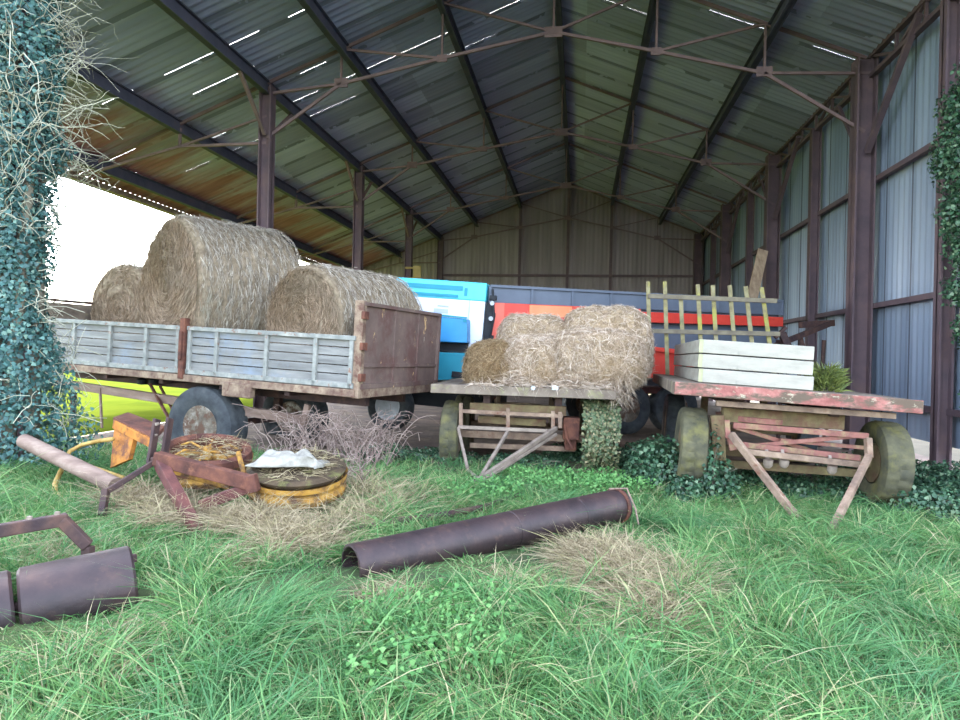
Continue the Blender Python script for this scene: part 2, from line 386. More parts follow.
def leafset(P, Nrm, size, droop=.3, lobed=True):
    """pointed ivy-like leaves at P facing roughly Nrm"""
    N = len(P); Nrm = unit(Nrm + rng.normal(size=(N, 3)) * .55)
    down = np.array([0, 0, -1.0]) + rng.normal(size=(N, 3)) * .7
    t = unit(down - Nrm * np.sum(down * Nrm, 1, keepdims=True)); s = np.cross(Nrm, t); L = size[:, None]
    pts = [P, P + s * L * .5 + t * L * .2 - Nrm * L * .08, P + s * L * .3 + t * L * .6 - Nrm * L * .05, P + t * L - Nrm * L * .15,
           P - s * L * .3 + t * L * .6 - Nrm * L * .05, P - s * L * .5 + t * L * .2 - Nrm * L * .08]
    V = np.stack(pts, 1).reshape(-1, 3); i0 = (np.arange(N) * 6)[:, None]
    return V, [np.concatenate([i0 + np.array([[0, 1, 2, 3]]), i0 + np.array([[0, 3, 4, 5]])])]

# ---------------------------------------------------------------- world and light
w = bpy.data.worlds.new('sky'); scene.world = w; w.use_nodes = True
nt = w.node_tree; bg = nt.nodes['Background']
sky = nt.nodes.new('ShaderNodeTexSky'); sky.sky_type = 'NISHITA'; sky.sun_disc = False
SUN_AZ, SUN_EL = rad(-18), rad(42)
sky.sun_elevation = SUN_EL; sky.sun_rotation = SUN_AZ; sky.air_density = 1.0; sky.dust_density = 2.0; sky.ozone_density = 1.0
hs = nt.nodes.new('ShaderNodeHueSaturation'); hs.inputs['Saturation'].default_value = .6
nt.links.new(sky.outputs[0], hs.inputs['Color']); nt.links.new(hs.outputs[0], bg.inputs['Color']); bg.inputs['Strength'].default_value = .5
sd = bpy.data.lights.new('sun', 'SUN'); sd.energy = 1.9; sd.angle = rad(1.0); sd.color = (1, .95, .86)
so = bpy.data.objects.new('sun', sd); COL.objects.link(so)
sdir = Vector((math.sin(SUN_AZ) * math.cos(SUN_EL), math.cos(SUN_AZ) * math.cos(SUN_EL), math.sin(SUN_EL)))
so.rotation_euler = sdir.to_track_quat('Z', 'Y').to_euler(); so.location = (3, 40, 40)
scene.view_settings.view_transform = 'Standard'; scene.view_settings.look = 'None'
scene.view_settings.gamma = 1; scene.view_settings.use_curve_mapping = False
scene.view_settings.exposure = 2.05

# ---------------------------------------------------------------- the barn
XR, XL, XM, XE = 5.1, -6.4, -.63, -10.85
Y0, Y1 = 7.2, 31.6
def rz_(x): return 9.3 - .4 * abs(x - XM)

def grid_obj(name, xs, ys, zf, mat, label, cat):
    V = np.array([(x, y, zf(x, y)) for y in ys for x in xs]); nx, ny = len(xs), len(ys)
    i = np.arange(nx - 1)[None, :] + nx * np.arange(ny - 1)[:, None]; i = i.ravel()
    o = mesh_np(name, V, [np.stack([i, i + 1, i + nx + 1, i + nx], 1)], mat, smooth=True)
    return tag(o, label, cat, kind='structure')
fr = np.arange
grid_obj('ground', np.concatenate([fr(-10.9, 6.01, .15)]), np.concatenate([[-8, -4, -2, 0], fr(1.5, 9.31, .15)]), gz, 'soil', 'rough soil under the long grass in front of the barn', 'ground')
grid_obj('floor', np.concatenate([fr(-7.5, 6.01, .3)]), np.concatenate([fr(9.15, 32.5, .3)]), lambda x, y: gz(x, y) + .03 * noise.noise(Vector((x * 1.3, y * 1.3, 0))) - .02 * (y < 9.3), 'dirt', 'bare brown earth floor inside the barn', 'floor')
def fz(x, y): return gz(x, y) - .02 + .05 * noise.noise(Vector((x * .4, y * .4, 3)))
grid_obj('field', np.concatenate([[-160, -90, -60, -45, -35], fr(-30, -10.7, .5), [-10.85]]), np.concatenate([[-8], fr(-4, 60, 1.0), [80, 120, 220]]), fz, 'field', 'sunlit yellow-green field beyond the open left side of the barn', 'field')
grid_obj('field', np.concatenate([fr(-10.86, -7.3, .3)]), np.concatenate([fr(9.15, 32.5, .3)]), lambda x, y: gz(x, y) + .03 * noise.noise(Vector((x * 1.3, y * 1.3, 0))) - .02 * (y < 9.3), 'field', 'grassy strip under the open lean-to on the left', 'field')
grid_obj('field', np.concatenate([[5.95], fr(6.5, 12, .7), [16, 25, 60, 160]]), np.concatenate([[-8], fr(-4, 60, 1.5), [80, 120, 220]]), fz, 'dryfield', 'dry grassy strip outside the right barn wall', 'field')
grid_obj('field', np.concatenate([[-10.9, -5, 0, 5.98]]), np.concatenate([[32.3, 45, 80, 220]]), fz, 'field', 'field behind the back wall of the barn', 'field')

def corrugated(name, us, rows, point, normal, amp, pitch, gaps, mat, label, cat):
    """sheeting: us runs across the corrugation, rows down it; gaps leaves the light slits between two sheets open"""
    us = np.array(us); ph = np.cos(2 * np.pi * us / pitch) * amp
    V = []
    for r in rows:
        for u, h in zip(us, ph): V.append(Vector(point(u, r)) + Vector(normal) * h)
    V = np.array([tuple(p) for p in V]); nu = len(us); fs = []
    for j in range(len(rows) - 1):
        for i in range(nu - 1):
            if (j, i) in gaps: continue
            a = j * nu + i; fs.append((a, a + 1, a + nu + 1, a + nu))
    o = mesh_np(name, V, [np.array(fs)], mat, smooth=True)
    return tag(o, label, cat, kind='structure')

def sheet_columns(a, b, sheet, slit, step):
    """column positions with a narrow slit column at each sheet edge; returns us, list of slit column indices"""
    us = [a]; slits = []; x = a
    while x < b:
        n = int(round((sheet - slit) / step)); e = min(b, x + sheet - slit)
        us += list(np.linspace(x, e, n + 1)[1:]); x = e
        if x < b: us.append(x + slit); slits.append(len(us) - 2); x += slit
    return us, slits
def slope_rows(x0, x1, n): return list(np.linspace(x0, x1, n))
# left slope with lean-to
us, slits = sheet_columns(Y0, Y1 + .3, .95, .02, .0475)
rowsL = sorted(set([XM, -2.78, -4.75, -6.4, -8.3, -10.14, XE]), reverse=True)
rowsL2 = []
for a, b in zip(rowsL[:-1], rowsL[1:]): rowsL2 += [a, a + (b - a) / 3, a + 2 * (b - a) / 3]
rowsL2.append(XE)
def gaps_for(nrows, slits, p):
    g = set()
    for s in slits:
        for j in range(nrows - 1):
            if random.random() < p: g.add((j, s))
    return g
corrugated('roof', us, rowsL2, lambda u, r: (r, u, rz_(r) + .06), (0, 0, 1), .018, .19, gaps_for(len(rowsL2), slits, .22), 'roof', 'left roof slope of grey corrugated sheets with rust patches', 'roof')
rowsR = [XM, .32, 1.27, 2.3, 3.35, 4.2, 5.1, 5.45]
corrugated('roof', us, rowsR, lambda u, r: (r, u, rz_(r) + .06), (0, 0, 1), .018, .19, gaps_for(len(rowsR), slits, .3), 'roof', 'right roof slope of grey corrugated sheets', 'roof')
MB().bar((XM, Y0, 9.37), (XM, Y1, 9.37), .4, .05).build('roof_ridge_trim', 'roof')
tag(bpy.data.objects['roof_ridge_trim'], 'grey ridge capping along the top of the roof', 'ridge cap', kind='structure')
# right wall, gable wall
us, slits = sheet_columns(7.4, Y1 + .16, .97, .01, .048)
g = set()
for s in slits:
    for j in range(3):
        if random.random() < .14 and us[s] > 20: g.add((j, s))
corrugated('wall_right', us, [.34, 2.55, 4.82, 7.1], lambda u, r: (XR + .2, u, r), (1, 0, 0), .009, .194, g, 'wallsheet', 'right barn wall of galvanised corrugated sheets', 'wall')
us, slits = sheet_columns(XL - .15, XR + .2, .95, .012, .0475)
rows = [0, .25, .5, .75, 1.0]
corrugated('wall_back', us, rows, lambda u, r: (u, Y1 + .12, r * (rz_(u) + (.09 if u > XM else .055))), (0, 1, 0), .016, .19, set(), 'gable', 'olive grey sheeted gable wall at the far end', 'wall')
us, slits = sheet_columns(XE, XL - .16, .95, .012, .0475)
corrugated('wall_back', us, rows, lambda u, r: (u, Y1 + .12, r * (rz_(u) + .06)), (0, 1, 0), .016, .19, set(), 'gable', 'back wall of the lean-to behind the bales', 'wall')

def struct(mb, name, mat, label, cat, group=None, **k):
    return tag(mb.build(name, mat, **k), label, cat, group, 'structure')
# purlins along the barn
for x, lab in ((XM, 'ridge purlin along the very top of the roof'), (-2.78, 'first roof purlin left of the ridge'), (-4.75, 'second roof purlin left of the ridge'),
               (-8.3, 'upper purlin of the lean-to roof'), (-10.14, 'lower purlin of the lean-to roof'), (1.27, 'first roof purlin right of the ridge'), (3.35, 'second roof purlin right of the ridge')):
    z = rz_(x) - .12
    struct(MB().ibeam((x, Y0, z), (x, Y1, z), .13, .26), 'purlin_beam', 'steel_dark', lab, 'purlin')
struct(MB().ibeam((XL, Y0, 6.86), (XL, Y1, 6.86), .14, .26), 'eave_beam', 'steel_dark', 'long beam on top of the left posts', 'beam')
struct(MB().bar((XE + .1, Y0, 5.16), (XE + .1, Y1, 5.16), .08, .12).bar((XE - .05, Y0, 5.2), (XE - .05, Y1, 5.2), .03, .18), 'eave_trim', 'palebar', 'pale edge trim along the open left eave', 'eave trim')
# right eave girder (lattice)
mb = MB(); mb.bar((XR, Y0, 7.06), (XR, Y1, 7.06), .1, .08).bar((XR, Y0, 6.7), (XR, Y1, 6.7), .1, .07)
y = 7.5; k = 0
while y < Y1 - 1:
    mb.bar((XR, y, 6.7 if k % 2 else 7.06), (XR, y + 1.0, 7.06 if k % 2 else 6.7), .05, .05); mb.bar((XR, y, 6.7), (XR, y, 7.06), .05, .05, (0, 1, 0)); y += 1.0; k += 1
struct(mb, 'eave_girder_beam', 'steel', 'lattice girder under the right eave', 'girder')
for z, lab in ((4.82, 'upper sheeting rail on the right wall'), (2.55, 'middle sheeting rail on the right wall'), (.85, 'lowest sheeting rail on the right wall')):
    struct(MB().bar((XR + .1, 7.4, z), (XR + .1, Y1, z), .09, .09), 'rail_trim', 'steel', lab, 'rail')
for z, lab in ((5.2, 'upper cross rail on the gable wall'), (2.75, 'lower cross rail on the gable wall')):
    struct(MB().bar((XL, Y1, z), (XR, Y1, z), .08, .1), 'rail_trim', 'steel', lab, 'rail')
# columns
def column(x, y, top, sz, label, bot=None, flip=False):
    b = gz(x, y) - .1 if bot is None else bot
    return struct(MB().ibeam((x, y, b), (x, y, top), sz, sz, .03, (1, 0, 0)), 'steel_column', 'steel', label, 'column')
for y, lab in ((13.5, 'broad'), (19.5, ''), (25.5, ''), (31.4, '')): pass
for y, lab in ((13.5, 'broad steel column on the right wall behind the red-edged trailer'), (19.5, 'broad steel column on the right wall beside the leaning plank'), (25.5, 'broad steel column on the right wall second from the gable'), (31.4, 'steel column in the far right corner')):
    column(XR - .12, y, 7.0, .34, lab)
for y, lab in ((10.76, 'slim steel column at the right edge by the ivy'), (16.5, 'slim steel column on the right wall above the dark implement'), (22.5, 'slim steel column on the right wall behind the hay rack'), (28.5, 'slim steel column on the right wall nearest the gable')):
    column(XR, y, 6.72, .2, lab)
for y, lab in ((7.25, 'steel column inside the ivy at the left front'), (13.5, 'tall steel column rising behind the large round bale'), (19.5, 'steel column rising behind the right round bale'), (25.5, 'steel column left of the far corner with a yellow plate beside it'), (31.4, 'steel column in the far left corner of the gable')):
    column(XL, y, 6.9, .25, lab)
for x, lab in ((-2.78, 'gable post left of the centre'), (1.27, 'gable post right of the centre'), (XM, 'central gable post under the ridge')):
    struct(MB().bar((x, Y1 - .02, 0), (x, Y1 - .02, rz_(x) - .1), .12, .1, (0, 1, 0)), 'gable_column', 'steel', lab, 'column')
# trusses
names = {13.5: 'nearest', 19.5: 'second', 25.5: 'third', 31.4: 'last, on the gable wall'}
for y in (13.5, 19.5, 25.5, 31.4):
    mb = MB(); nodes = [(XL, 5.85), (-4.85, 6.9), (-2.8, 7.33), (XM, 7.75), (1.3, 7.3), (3.25, 6.82), (XR - .1, 5.7)]
    tops = [(x, rz_(x) - .02) for x, z in nodes]
    for (a, za), (b, zb) in zip(nodes[:-1], nodes[1:]): mb.bar((a, y, za), (b, y, zb), .05, .055)
    for (a, za), (b, zb) in zip(tops[:-1], tops[1:]): mb.bar((a, y, za), (b, y, zb), .05, .06)
    for (a, za), (b, zb) in zip(nodes[1:-1], tops[1:-1]): mb.bar((a, y, za), (b, y, zb), .04, .045, (0, 1, 0))
    for i, j in ((3, 2), (3, 4), (2, 1), (4, 5)): mb.bar((nodes[i][0], y, nodes[i][1]), (tops[j][0], y, tops[j][1]), .04, .045)
    mb.bar((XL, y, 6.75), (nodes[1][0], y, nodes[1][1]), .05, .05); mb.bar((XR, y, 6.75), (nodes[5][0], y, nodes[5][1]), .05, .05)
    mb.box((XM, y, 7.75), (.34, .03, .2)).box((-2.8, y, 7.33), (.2, .03, .14)).box((1.3, y, 7.3), (.2, .03, .14)).box((3.25, y, 6.85), (.28, .03, .18)).box((-4.85, y, 6.92), (.28, .03, .18))
    # lean-to rafter with its tie
    mb.bar((XL, y, rz_(XL) - .02), (XE + .1, y, rz_(XE) - .02), .05, .06)
    mb.bar((XL, y, 5.75), (-8.3, y, 5.72), .05, .05); mb.bar((-8.3, y, 5.72), (XE + .3, y, 5.15), .05, .05); mb.bar((-8.3, y, 5.72), (-8.3, y, 6.1), .05, .05, (0, 1, 0)); mb.bar((XL, y, 6.3), (-8.3, y, 5.72), .04, .04)
    struct(mb, 'roof_truss_beam', 'truss', names[y] + ' steel roof truss spanning the barn' if y < 31 else 'steel roof truss standing against the gable wall', 'truss')
# longitudinal braces
for y in (13.5, 19.5, 25.5):
    mb = MB(); mb.bar((XR - .1, y - .15, 5.3), (XR - .05, y - 1.9, 6.9), .09, .09); mb.bar((XR - .1, y + .15, 5.3), (XR - .05, y + 1.5, 6.7), .06, .06)
    struct(mb, 'knee_brace_beam', 'steel', {13.5: 'diagonal braces at the top of the broad column behind the red-edged trailer', 19.5: 'diagonal braces at the top of the broad column beside the leaning plank', 25.5: 'diagonal braces at the top of the second broad column from the gable'}[y], 'brace')
    mb = MB(); mb.bar((XL, y - .1, 5.9), (XL, y - 1.2, 6.75), .06, .06).bar((XL, y + .1, 5.9), (XL, y + 1.2, 6.75), .06, .06)
    struct(mb, 'knee_brace_beam', 'truss', {13.5: 'small braces at the top of the column behind the large round bale', 19.5: 'small braces at the top of the column behind the right round bale', 25.5: 'small braces at the top of the left column near the far corner'}[y], 'brace')
p = W(413, 271, 25.3)
o = MB().box((p.x, 25.36, p.z), (.28, .04, .55)).box(((p.x + XL) / 2, 25.38, p.z + .2), (abs(p.x - XL) + .2, .03, .08)).box(((p.x + XL) / 2, 25.38, p.z - .2), (abs(p.x - XL) + .2, .03, .08)).build('yellow_plate', 'plate', bevel=.01); tag(o, 'small yellow plate on the left column near the far corner', 'plate')

# ---------------------------------------------------------------- frames from two ground-truth corners
def frame_from(A, B, back_hint=Vector((0, 1, 0))):
    """A left, B right corner: x axis A->B, y axis to the back, z up; returns matrix with origin A"""
    u = (B - A).normalized(); v = back_hint - u * back_hint.dot(u); v.z = 0; v -= u * v.dot(u); v.normalize(); wv = u.cross(v)
    m = Matrix((u, v, wv)).transposed().to_4x4(); m.translation = A
    return m
def lowered(m, h):
    n = m.copy(); n.translation = m.translation - m.to_3x3().col[2] * h; return n
def hit(m, px, py, axis, val):
    """where the sight line of a pixel meets the thing's own plane axis=val, in its own coordinates"""
    inv = m.inverted(); o = inv @ CAMLOC; d = inv.to_3x3() @ ray(px, py)
    t = (val - o[axis]) / d[axis]; return o + d * t

def tyre_profile(R, wd, inner):
    h = wd / 2
    return [(inner, -h * .75), (inner + (R - inner) * .35, -h * .98), (inner + (R - inner) * .75, -h), (R * .965, -h * .86), (R, -h * .62), (R, -h * .2), (R * .985, 0), (R, h * .2), (R, h * .62), (R * .965, h * .86),
            (inner + (R - inner) * .75, h), (inner + (R - inner) * .35, h * .98), (inner, h * .75)]
def wheel(parent, c, R, wd, axis, mat='rubber', rimmat='rim', inner=None, world=False, name='wheel'):
    inner = inner or R * .5
    def fn(i, k, r):
        return r - (.018 if 4 <= i <= 8 and (k + (i > 6)) % 3 == 0 else 0)
    t = MB().lathe(tyre_profile(R, wd, inner), c, axis, 72, fn, closed=True).build(name, mat, parent, world=world, smooth='auto')
    h = wd / 2; i = inner
    prof = [(i * 1.04, -h * .8), (i * 1.0, -h * .72), (i * .93, -h * .4), (i * .88, 0), (i * .6, .02), (i * .45, -h * .25), (i * .28, -h * .3), (i * .27, -h * .6), (.0, -h * .62)]
    mb = MB().lathe([(r, z) for r, z in prof], c, axis, 40)
    mb.lathe([(i * .93, h * .75), (i * .9, h * .3), (i * .5, h * .2), (.0, h * .2)], c, axis, 32)
    rm = mb.build('rim', rimmat, t, world=world, smooth='auto')
    mb = MB(); ax = Vector(axis).normalized(); x = ax.orthogonal().normalized(); y = ax.cross(x)
    for k in range(6):
        a = k * math.pi / 3; q = Vector(c) + (x * math.cos(a) + y * math.sin(a)) * i * .38 - ax * h * .34
        mb.lathe([(.018, 0), (.018, .03)], q - ax * .015, ax, 6)
    # wheel nuts join the rim's mesh
    me = mb.build('nuts', rimmat, t, world=world)
    bm = bmesh.new(); bm.from_mesh(rm.data); bm.from_mesh(me.data); bm.to_mesh(rm.data); bm.free(); bpy.data.objects.remove(me)
    return t

# ---------------------------------------------------------------- tipping trailer (left) with round bales
A = W(357, 389, 9.0); L = W(28, 359.5, 11.13); Rr = W(441, 381, 11.2)
T1b = frame_from(L, A); LEN = (A - L).length; WID = 2.4
hA = A.z - gz(A.x, A.y) + .12
T1 = lowered(T1b, hA)
t1 = thing('tipping_trailer', 'old tipping trailer with grey painted wooden sides carrying round bales', 'trailer', T1)
zb = hA
def h1(px, py, y=0.0): return hit(T1, px, py, 1, y)
sx = [h1(px, 345)[0] for px in (183, 189)]
SH = .68
def side_panel(x0, x1, y, ribs, name='side_board'):
    mb = MB(); n = 5; hb = (SH - .1) / n
    for k in range(n):
        mb.box(((x0 + x1) / 2, y, zb + .06 + hb * (k + .5)), (x1 - x0 - .04, .025, hb - .012))
    o = mb.build(name, 'paintwood', t1, bevel=.004)
    mb = MB(); yo = y - .03
    mb.bar((x0, yo, zb + SH - .03), (x1, yo, zb + SH - .03), .06, .06).bar((x0, yo, zb + .035), (x1, yo, zb + .035), .05, .07)
    for r in ribs: mb.box((r, yo, zb + SH / 2), (.055, .05, SH))
    mb.build('board_frame', 'paintframe', o, bevel=.006)
    return o
r1 = [h1(px, 340)[0] for px in (31, 52, 76, 112, 148, 180)]; r2 = [h1(px, 350)[0] for px in (191, 218, 268, 317, 353)]
side_panel(0, sx[0], 0, r1); side_panel(sx[1], LEN - .04, 0, r2)
side_panel(0, LEN * .5 - .02, WID, [.05, .9, 1.8, 2.7]); side_panel(LEN * .5 + .02, LEN - .04, WID, [LEN * .5 + .05, 3.7, 4.6, LEN - .07])
# centre post
MB().box(((sx[0] + sx[1]) / 2, -.04, zb + .36), (.09, .1, .86)).bar(((sx[0] + sx[1]) / 2, -.1, zb + .2), ((sx[0] + sx[1]) / 2, -.1, zb + .6), .05, .05, (0, 1, 0)).build('centre_post', 'rust', t1, bevel=.008)
MB().box((.02, -.03, zb + .45), (.1, .1, .95)).build('corner_post', 'paintframe', t1, bevel=.008)
# bed and sills
mb = MB()
for k in range(12): mb.box((LEN / 2, (k + .5) * WID / 12, zb - .02), (LEN - .02, WID / 12 - .01, .05))
mb.build('bed', 'deckwood', t1)
mb = MB(); mb.box((LEN / 2, -.02, zb - .06), (LEN, .1, .1)).box((LEN / 2, WID + .02, zb - .06), (LEN, .1, .1)).box((LEN - .0, WID / 2, zb - .06), (.1, WID + .1, .12)).box((0, WID / 2, zb - .06), (.1, WID + .1, .12))
mb.build('sill', 'sillrust', t1, bevel=.01)
# tailgate of rusty sheet at the right end
TH = 1.12; mb = MB()
mb.box((LEN, WID / 2, zb + TH / 2), (.03, WID - .06, TH))
tg = mb.build('tailgate', 'tailgate', t1)
mb = MB(); xo = LEN + .025
for yy in (.9, 1.65): mb.box((xo, yy, zb + TH / 2), (.03, .05, TH))
mb.box((xo, WID / 2, zb + TH - .02), (.06, WID, .05)).box((xo, WID / 2, zb + .3), (.03, WID, .05)).box((xo, WID / 2, zb + .03), (.06, WID, .07)).box((xo, WID - .03, zb + TH / 2), (.06, .07, TH))
mb.build('gate_ribs', 'tailgate', tg, bevel=.006)
MB().box((LEN - .02, .02, zb + TH / 2 - .02), (.13, .09, TH + .08)).build('corner_post', 'sillrust', t1, bevel=.008)
for zz in (.15, .55, .95): MB().box((LEN + .06, .0, zb + zz), (.05, .12, .1)).build('hinge', 'rust', tg, bevel=.006)
# headboard at the left end
hb = MB()
for k in range(6): hb.box((.0, WID / 2, zb + .09 + k * .155), (.035, WID, .158))
hbo = hb.build('headboard', 'deckwood', t1, bevel=.004)
MB().box((.0, WID / 2, zb + .98), (.07, WID, .05)).build('headboard_rail', 'rust_dark', hbo)
# chassis
mb = MB()
for yy in (.65, 1.75): mb.bar((.3, yy, zb - .2), (LEN - .2, yy, zb - .2), .09, .16)
for xx in (.5, 1.6, 2.7, 3.8, 4.9): mb.bar((xx, .05, zb - .13), (xx, WID - .05, zb - .13), .08, .1)
mb.build('chassis', 'rust_dark', t1, bevel=.006)
a = h1(46, 381, .35); b = h1(304, 420, .35)
MB().bar(a, b, .1, .13).bar(b - Vector((.02, 0, .1)), b + Vector((.05, 0, .22)), .08, .07, (0, 1, 0)).build('tow_beam', 'palebeam', t1, bevel=.01)
a = h1(74, 392, .35)
MB().bar(a, (a[0], .35, .05), .07, .07, (0, 1, 0)).build('prop_leg', 'rust_dark', t1, bevel=.006)
a = h1(100, 392, .3)
MB().bar(h1(100, 388, .3), h1(102, 428, .3), .03, .03, (0, 1, 0)).build('rod', 'palebeam', t1)
mb = MB(); mb.bar(h1(150, 384, .4), h1(172, 424, .1), .035, .035).bar(h1(160, 386, .5), h1(178, 420, .3), .03, .03)
mb.build('brace', 'rust', t1)
mb = MB(); q = h1(238, 390, -.05); mb.box((q[0], -.04, q[2]), (.48, .12, .2))
mb.box((q[0], .1, q[2] + .06), (.3, .2, .1)); mb.build('mud_bracket', 'sillrust', t1, bevel=.02)
for px in (142, 154):
    q = h1(px, 381, .5); MB().lathe([(.0, -.06), (.07, -.05), (.075, .02), (.02, .06), (0, .07)], q, (0, 0, 1), 12).build('hook', 'black', t1)
c = h1(206, 426, .12); WR = .58
wheel(t1, (c[0], .16, c[2]), WR, .42, (0, 1, 0), 'rubber', 'rim')
wheel(t1, (c[0], WID - .16, c[2] - .02), WR, .42, (0, -1, 0), 'rubber', 'rim')
MB().bar((c[0], .2, c[2]), (c[0], WID - .2, c[2]), .1, .1).bar((c[0], .65, c[2]), (c[0], .65, zb - .15), .12, .1, (0, 1, 0)).bar((c[0], 1.75, c[2]), (c[0], 1.75, zb - .15), .12, .1, (0, 1, 0)).build('axle', 'rust_dark', t1, bevel=.006)

def round_bale(label, c, axis, R, ln, n_str, group='round bales on the tipping trailer', facemat='hay_face', seed=0, zfloor=None):
    axis = Vector(axis).normalized()
    base = Vector((c.x, c.y, c.z - R))
    t = thing('round_bale', label, 'hay bale', loc=base, group=group)
    h = ln / 2; prof = [(0.0, -h * .98)]
    for r in np.linspace(.12, .9, 9): prof.append((R * r, -h - .012 * math.sin(r * 40)))
    for a in (.25, .5, .75): prof.append((R * (.9 + .1 * math.sin(a * math.pi / 2)), -h + R * .1 * (1 - math.cos(a * math.pi / 2))))
    nb = 26
    for k in range(nb + 1):
        u = -h + R * .1 + (ln - .2 * R) * k / nb
        prof.append((R * (1 + .017 * math.sin(u * 2 * math.pi / .15)), u))
    for a in (.75, .5, .25): prof.append((R * (.9 + .1 * math.sin(a * math.pi / 2)), h - R * .1 * (1 - math.cos(a * math.pi / 2))))
    for r in np.linspace(.9, .12, 9): prof.append((R * r, h + .012 * math.sin(r * 40)))
    prof.append((0.0, h * .98))
    mb = MB().lathe(prof, c, axis, 88)
    x = axis.orthogonal().normalized(); y = axis.cross(x)
    vs = []
    for p in mb.v:
        p = Vector(p); d = p - c; f = noise.noise(p * 2.2 + Vector((seed, 0, 0))) * .035 + noise.noise(p * 9 + Vector((seed, 5, 0))) * .018
        p = p + d.normalized() * f
        sag = (p.z - c.z) / R
        if sag < -.6: p.z = max(p.z, c.z - R * .985)
        vs.append(tuple(p))
    mb.v = vs
    core = mb.build('hay_core', 'haycore', t, world=True, smooth=True)
    # straw lying on the wrapped side, wound round the axis
    X = np.array(x); Yv = np.array(y); AX = np.array(axis); C = np.array(c)
    n1 = int(n_str * .62); th = rng.uniform(0, 2 * np.pi, n1); u = rng.uniform(-h * .97, h * .97, n1)
    # straw sits in bands of net wrap: fewer strands in the grooves
    keep = rng.uniform(size=n1) < (.25 + .75 * (np.sin(u * 2 * np.pi / .15) > -.1)); th = th[keep]; u = u[keep]; n1 = len(u)
    rad_ = X * np.cos(th)[:, None] + Yv * np.sin(th)[:, None]; tan = -X * np.sin(th)[:, None] + Yv * np.cos(th)[:, None]
    rr = R * (1 + .017 * np.sin(u * 2 * np.pi / .15)) + rng.normal(0, .012, n1) + .015
    base = C + rad_ * rr[:, None] + AX * u[:, None]
    dv = unit(tan * rng.choice([-1, 1], n1)[:, None] + AX * rng.normal(0, .28, n1)[:, None] + rad_ * rng.normal(.06, .12, n1)[:, None])
    V, fs = blades(base, dv, rng.uniform(.06, .2, n1), rng.uniform(.0025, .005, n1), -rad_ * .1, 2)
    mesh_np('wrapped_hay', V, fs, 'hay_grey', t)
    # straw on the two ends, spiral
    n2 = n_str - int(n_str * .62); th = rng.uniform(0, 2 * np.pi, n2); r = R * .97 * np.sqrt(rng.uniform(0, 1, n2)); sg = rng.choice([-1, 1], n2, p=[.85, .15])
    rad_ = X * np.cos(th)[:, None] + Yv * np.sin(th)[:, None]; tan = -X * np.sin(th)[:, None] + Yv * np.cos(th)[:, None]
    base = C + rad_ * r[:, None] + AX * (sg * (h + .012 - .05 * (r / R > .93)))[:, None]
    dv = unit(tan + rad_ * rng.normal(0, .6, n2)[:, None] + AX * (sg * np.abs(rng.normal(.12, .18, n2)))[:, None])
    V, fs = blades(base, dv, rng.uniform(.05, .2, n2), rng.uniform(.0025, .005, n2), -rad_ * .2, 2)
    mesh_np('bale_end', V, fs, facemat, t)
    return t
bedz = lambda x, y: (T1 @ Vector((x, y, zb)))
# axes point towards the visible end (left and towards the viewer)
def put_bale(px, py, y, R, ln, ang, label, seed, n):
    q = h1(px, py, y); ex = ln / 2 * math.cos(rad(ang)) + R * math.sin(rad(ang))
    x = max(ex * .92, min(LEN - ex - .02, q[0])); c = T1 @ Vector((x, y, zb + .005 + R))
    ax = T1.to_3x3() @ Vector((math.cos(rad(ang)), math.sin(rad(ang)), 0))
    print('bale', label, q[0], x, LEN, 'extent x', ex)
    return round_bale(label, c, ax, R, ln, n, seed=seed)
put_bale(221, 300, 1.22, 1.17, 1.7, 66, 'largest round bale on the trailer, standing highest', 3, 40000)
put_bale(122, 318, 1.5, .83, .95, 84, 'darker round bale behind and left of the largest bale', 8, 13000)
put_bale(360, 330, 1.32, .82, 1.7, 75, 'low round bale at the rusty tailgate end of the trailer', 14, 24000)

# ---------------------------------------------------------------- middle flatbed with straw
FL, FR_ = W(431, 384, 9.35), W(616, 391, 9.15)
T2b = frame_from(FL, FR_); W2 = (FR_ - FL).length; h2 = FL.z - gz(FL.x, FL.y)
T2 = lowered(T2b, h2); L2 = 2.9
t2 = thing('flatbed_trailer', 'flatbed farm trailer with pale wooden deck loaded with loose straw', 'trailer', T2)
def flat_deck(t, Wd, Ld, h, deckmat, edgemat, th=.1):
    mb = MB(); n = 14
    for k in range(n): mb.box(((k + .5) * Wd / n, Ld / 2, h - .025), (Wd / n - .01, Ld, .05))
    mb.build('deck', deckmat, t)
    mb = MB(); mb.box((Wd / 2, 0, h - th / 2 + .005), (Wd, .06, th)); mb.build('front_edge', edgemat, t, bevel=.008)
    mb = MB()
    for xx in (.03, Wd - .03): mb.box((xx, Ld / 2, h - th / 2), (.06, Ld, th))
    mb.box((Wd / 2, Ld, h - th / 2), (Wd, .06, th)); mb.build('side_edge', deckmat, t, bevel=.006)
    mb = MB()
    for xx in (Wd * .3, Wd * .7): mb.bar((xx, .3, h - .17), (xx, Ld - .2, h - .17), .1, .16)
    for yy in np.linspace(.35, Ld - .5, 4): mb.bar((.1, yy, h - .09), (Wd - .1, yy, h - .09), .08, .07)
    mb.build('chassis', 'rust_dark', t, bevel=.006)
flat_deck(t2, W2, L2, h2, 'deckwood', 'deckwood', .12)
def P2(px, py, y): return hit(T2, px, py, 1, y)
MB().lathe([(.03, -.008), (.03, .008)], P2(533, 388, -.035), (0, 1, 0), 12).build('reflector', 'rim_white', t2)
MB().box(P2(555, 388, -.035), (.08, .012, .05)).build('reflector', 'rim_white', t2)
wa = P2(452, 436, .5); wb = P2(598, 438, .42); R2 = .5
wr2 = Matrix.Rotation(rad(-4), 3, 'Z') @ Vector((1, 0, 0))
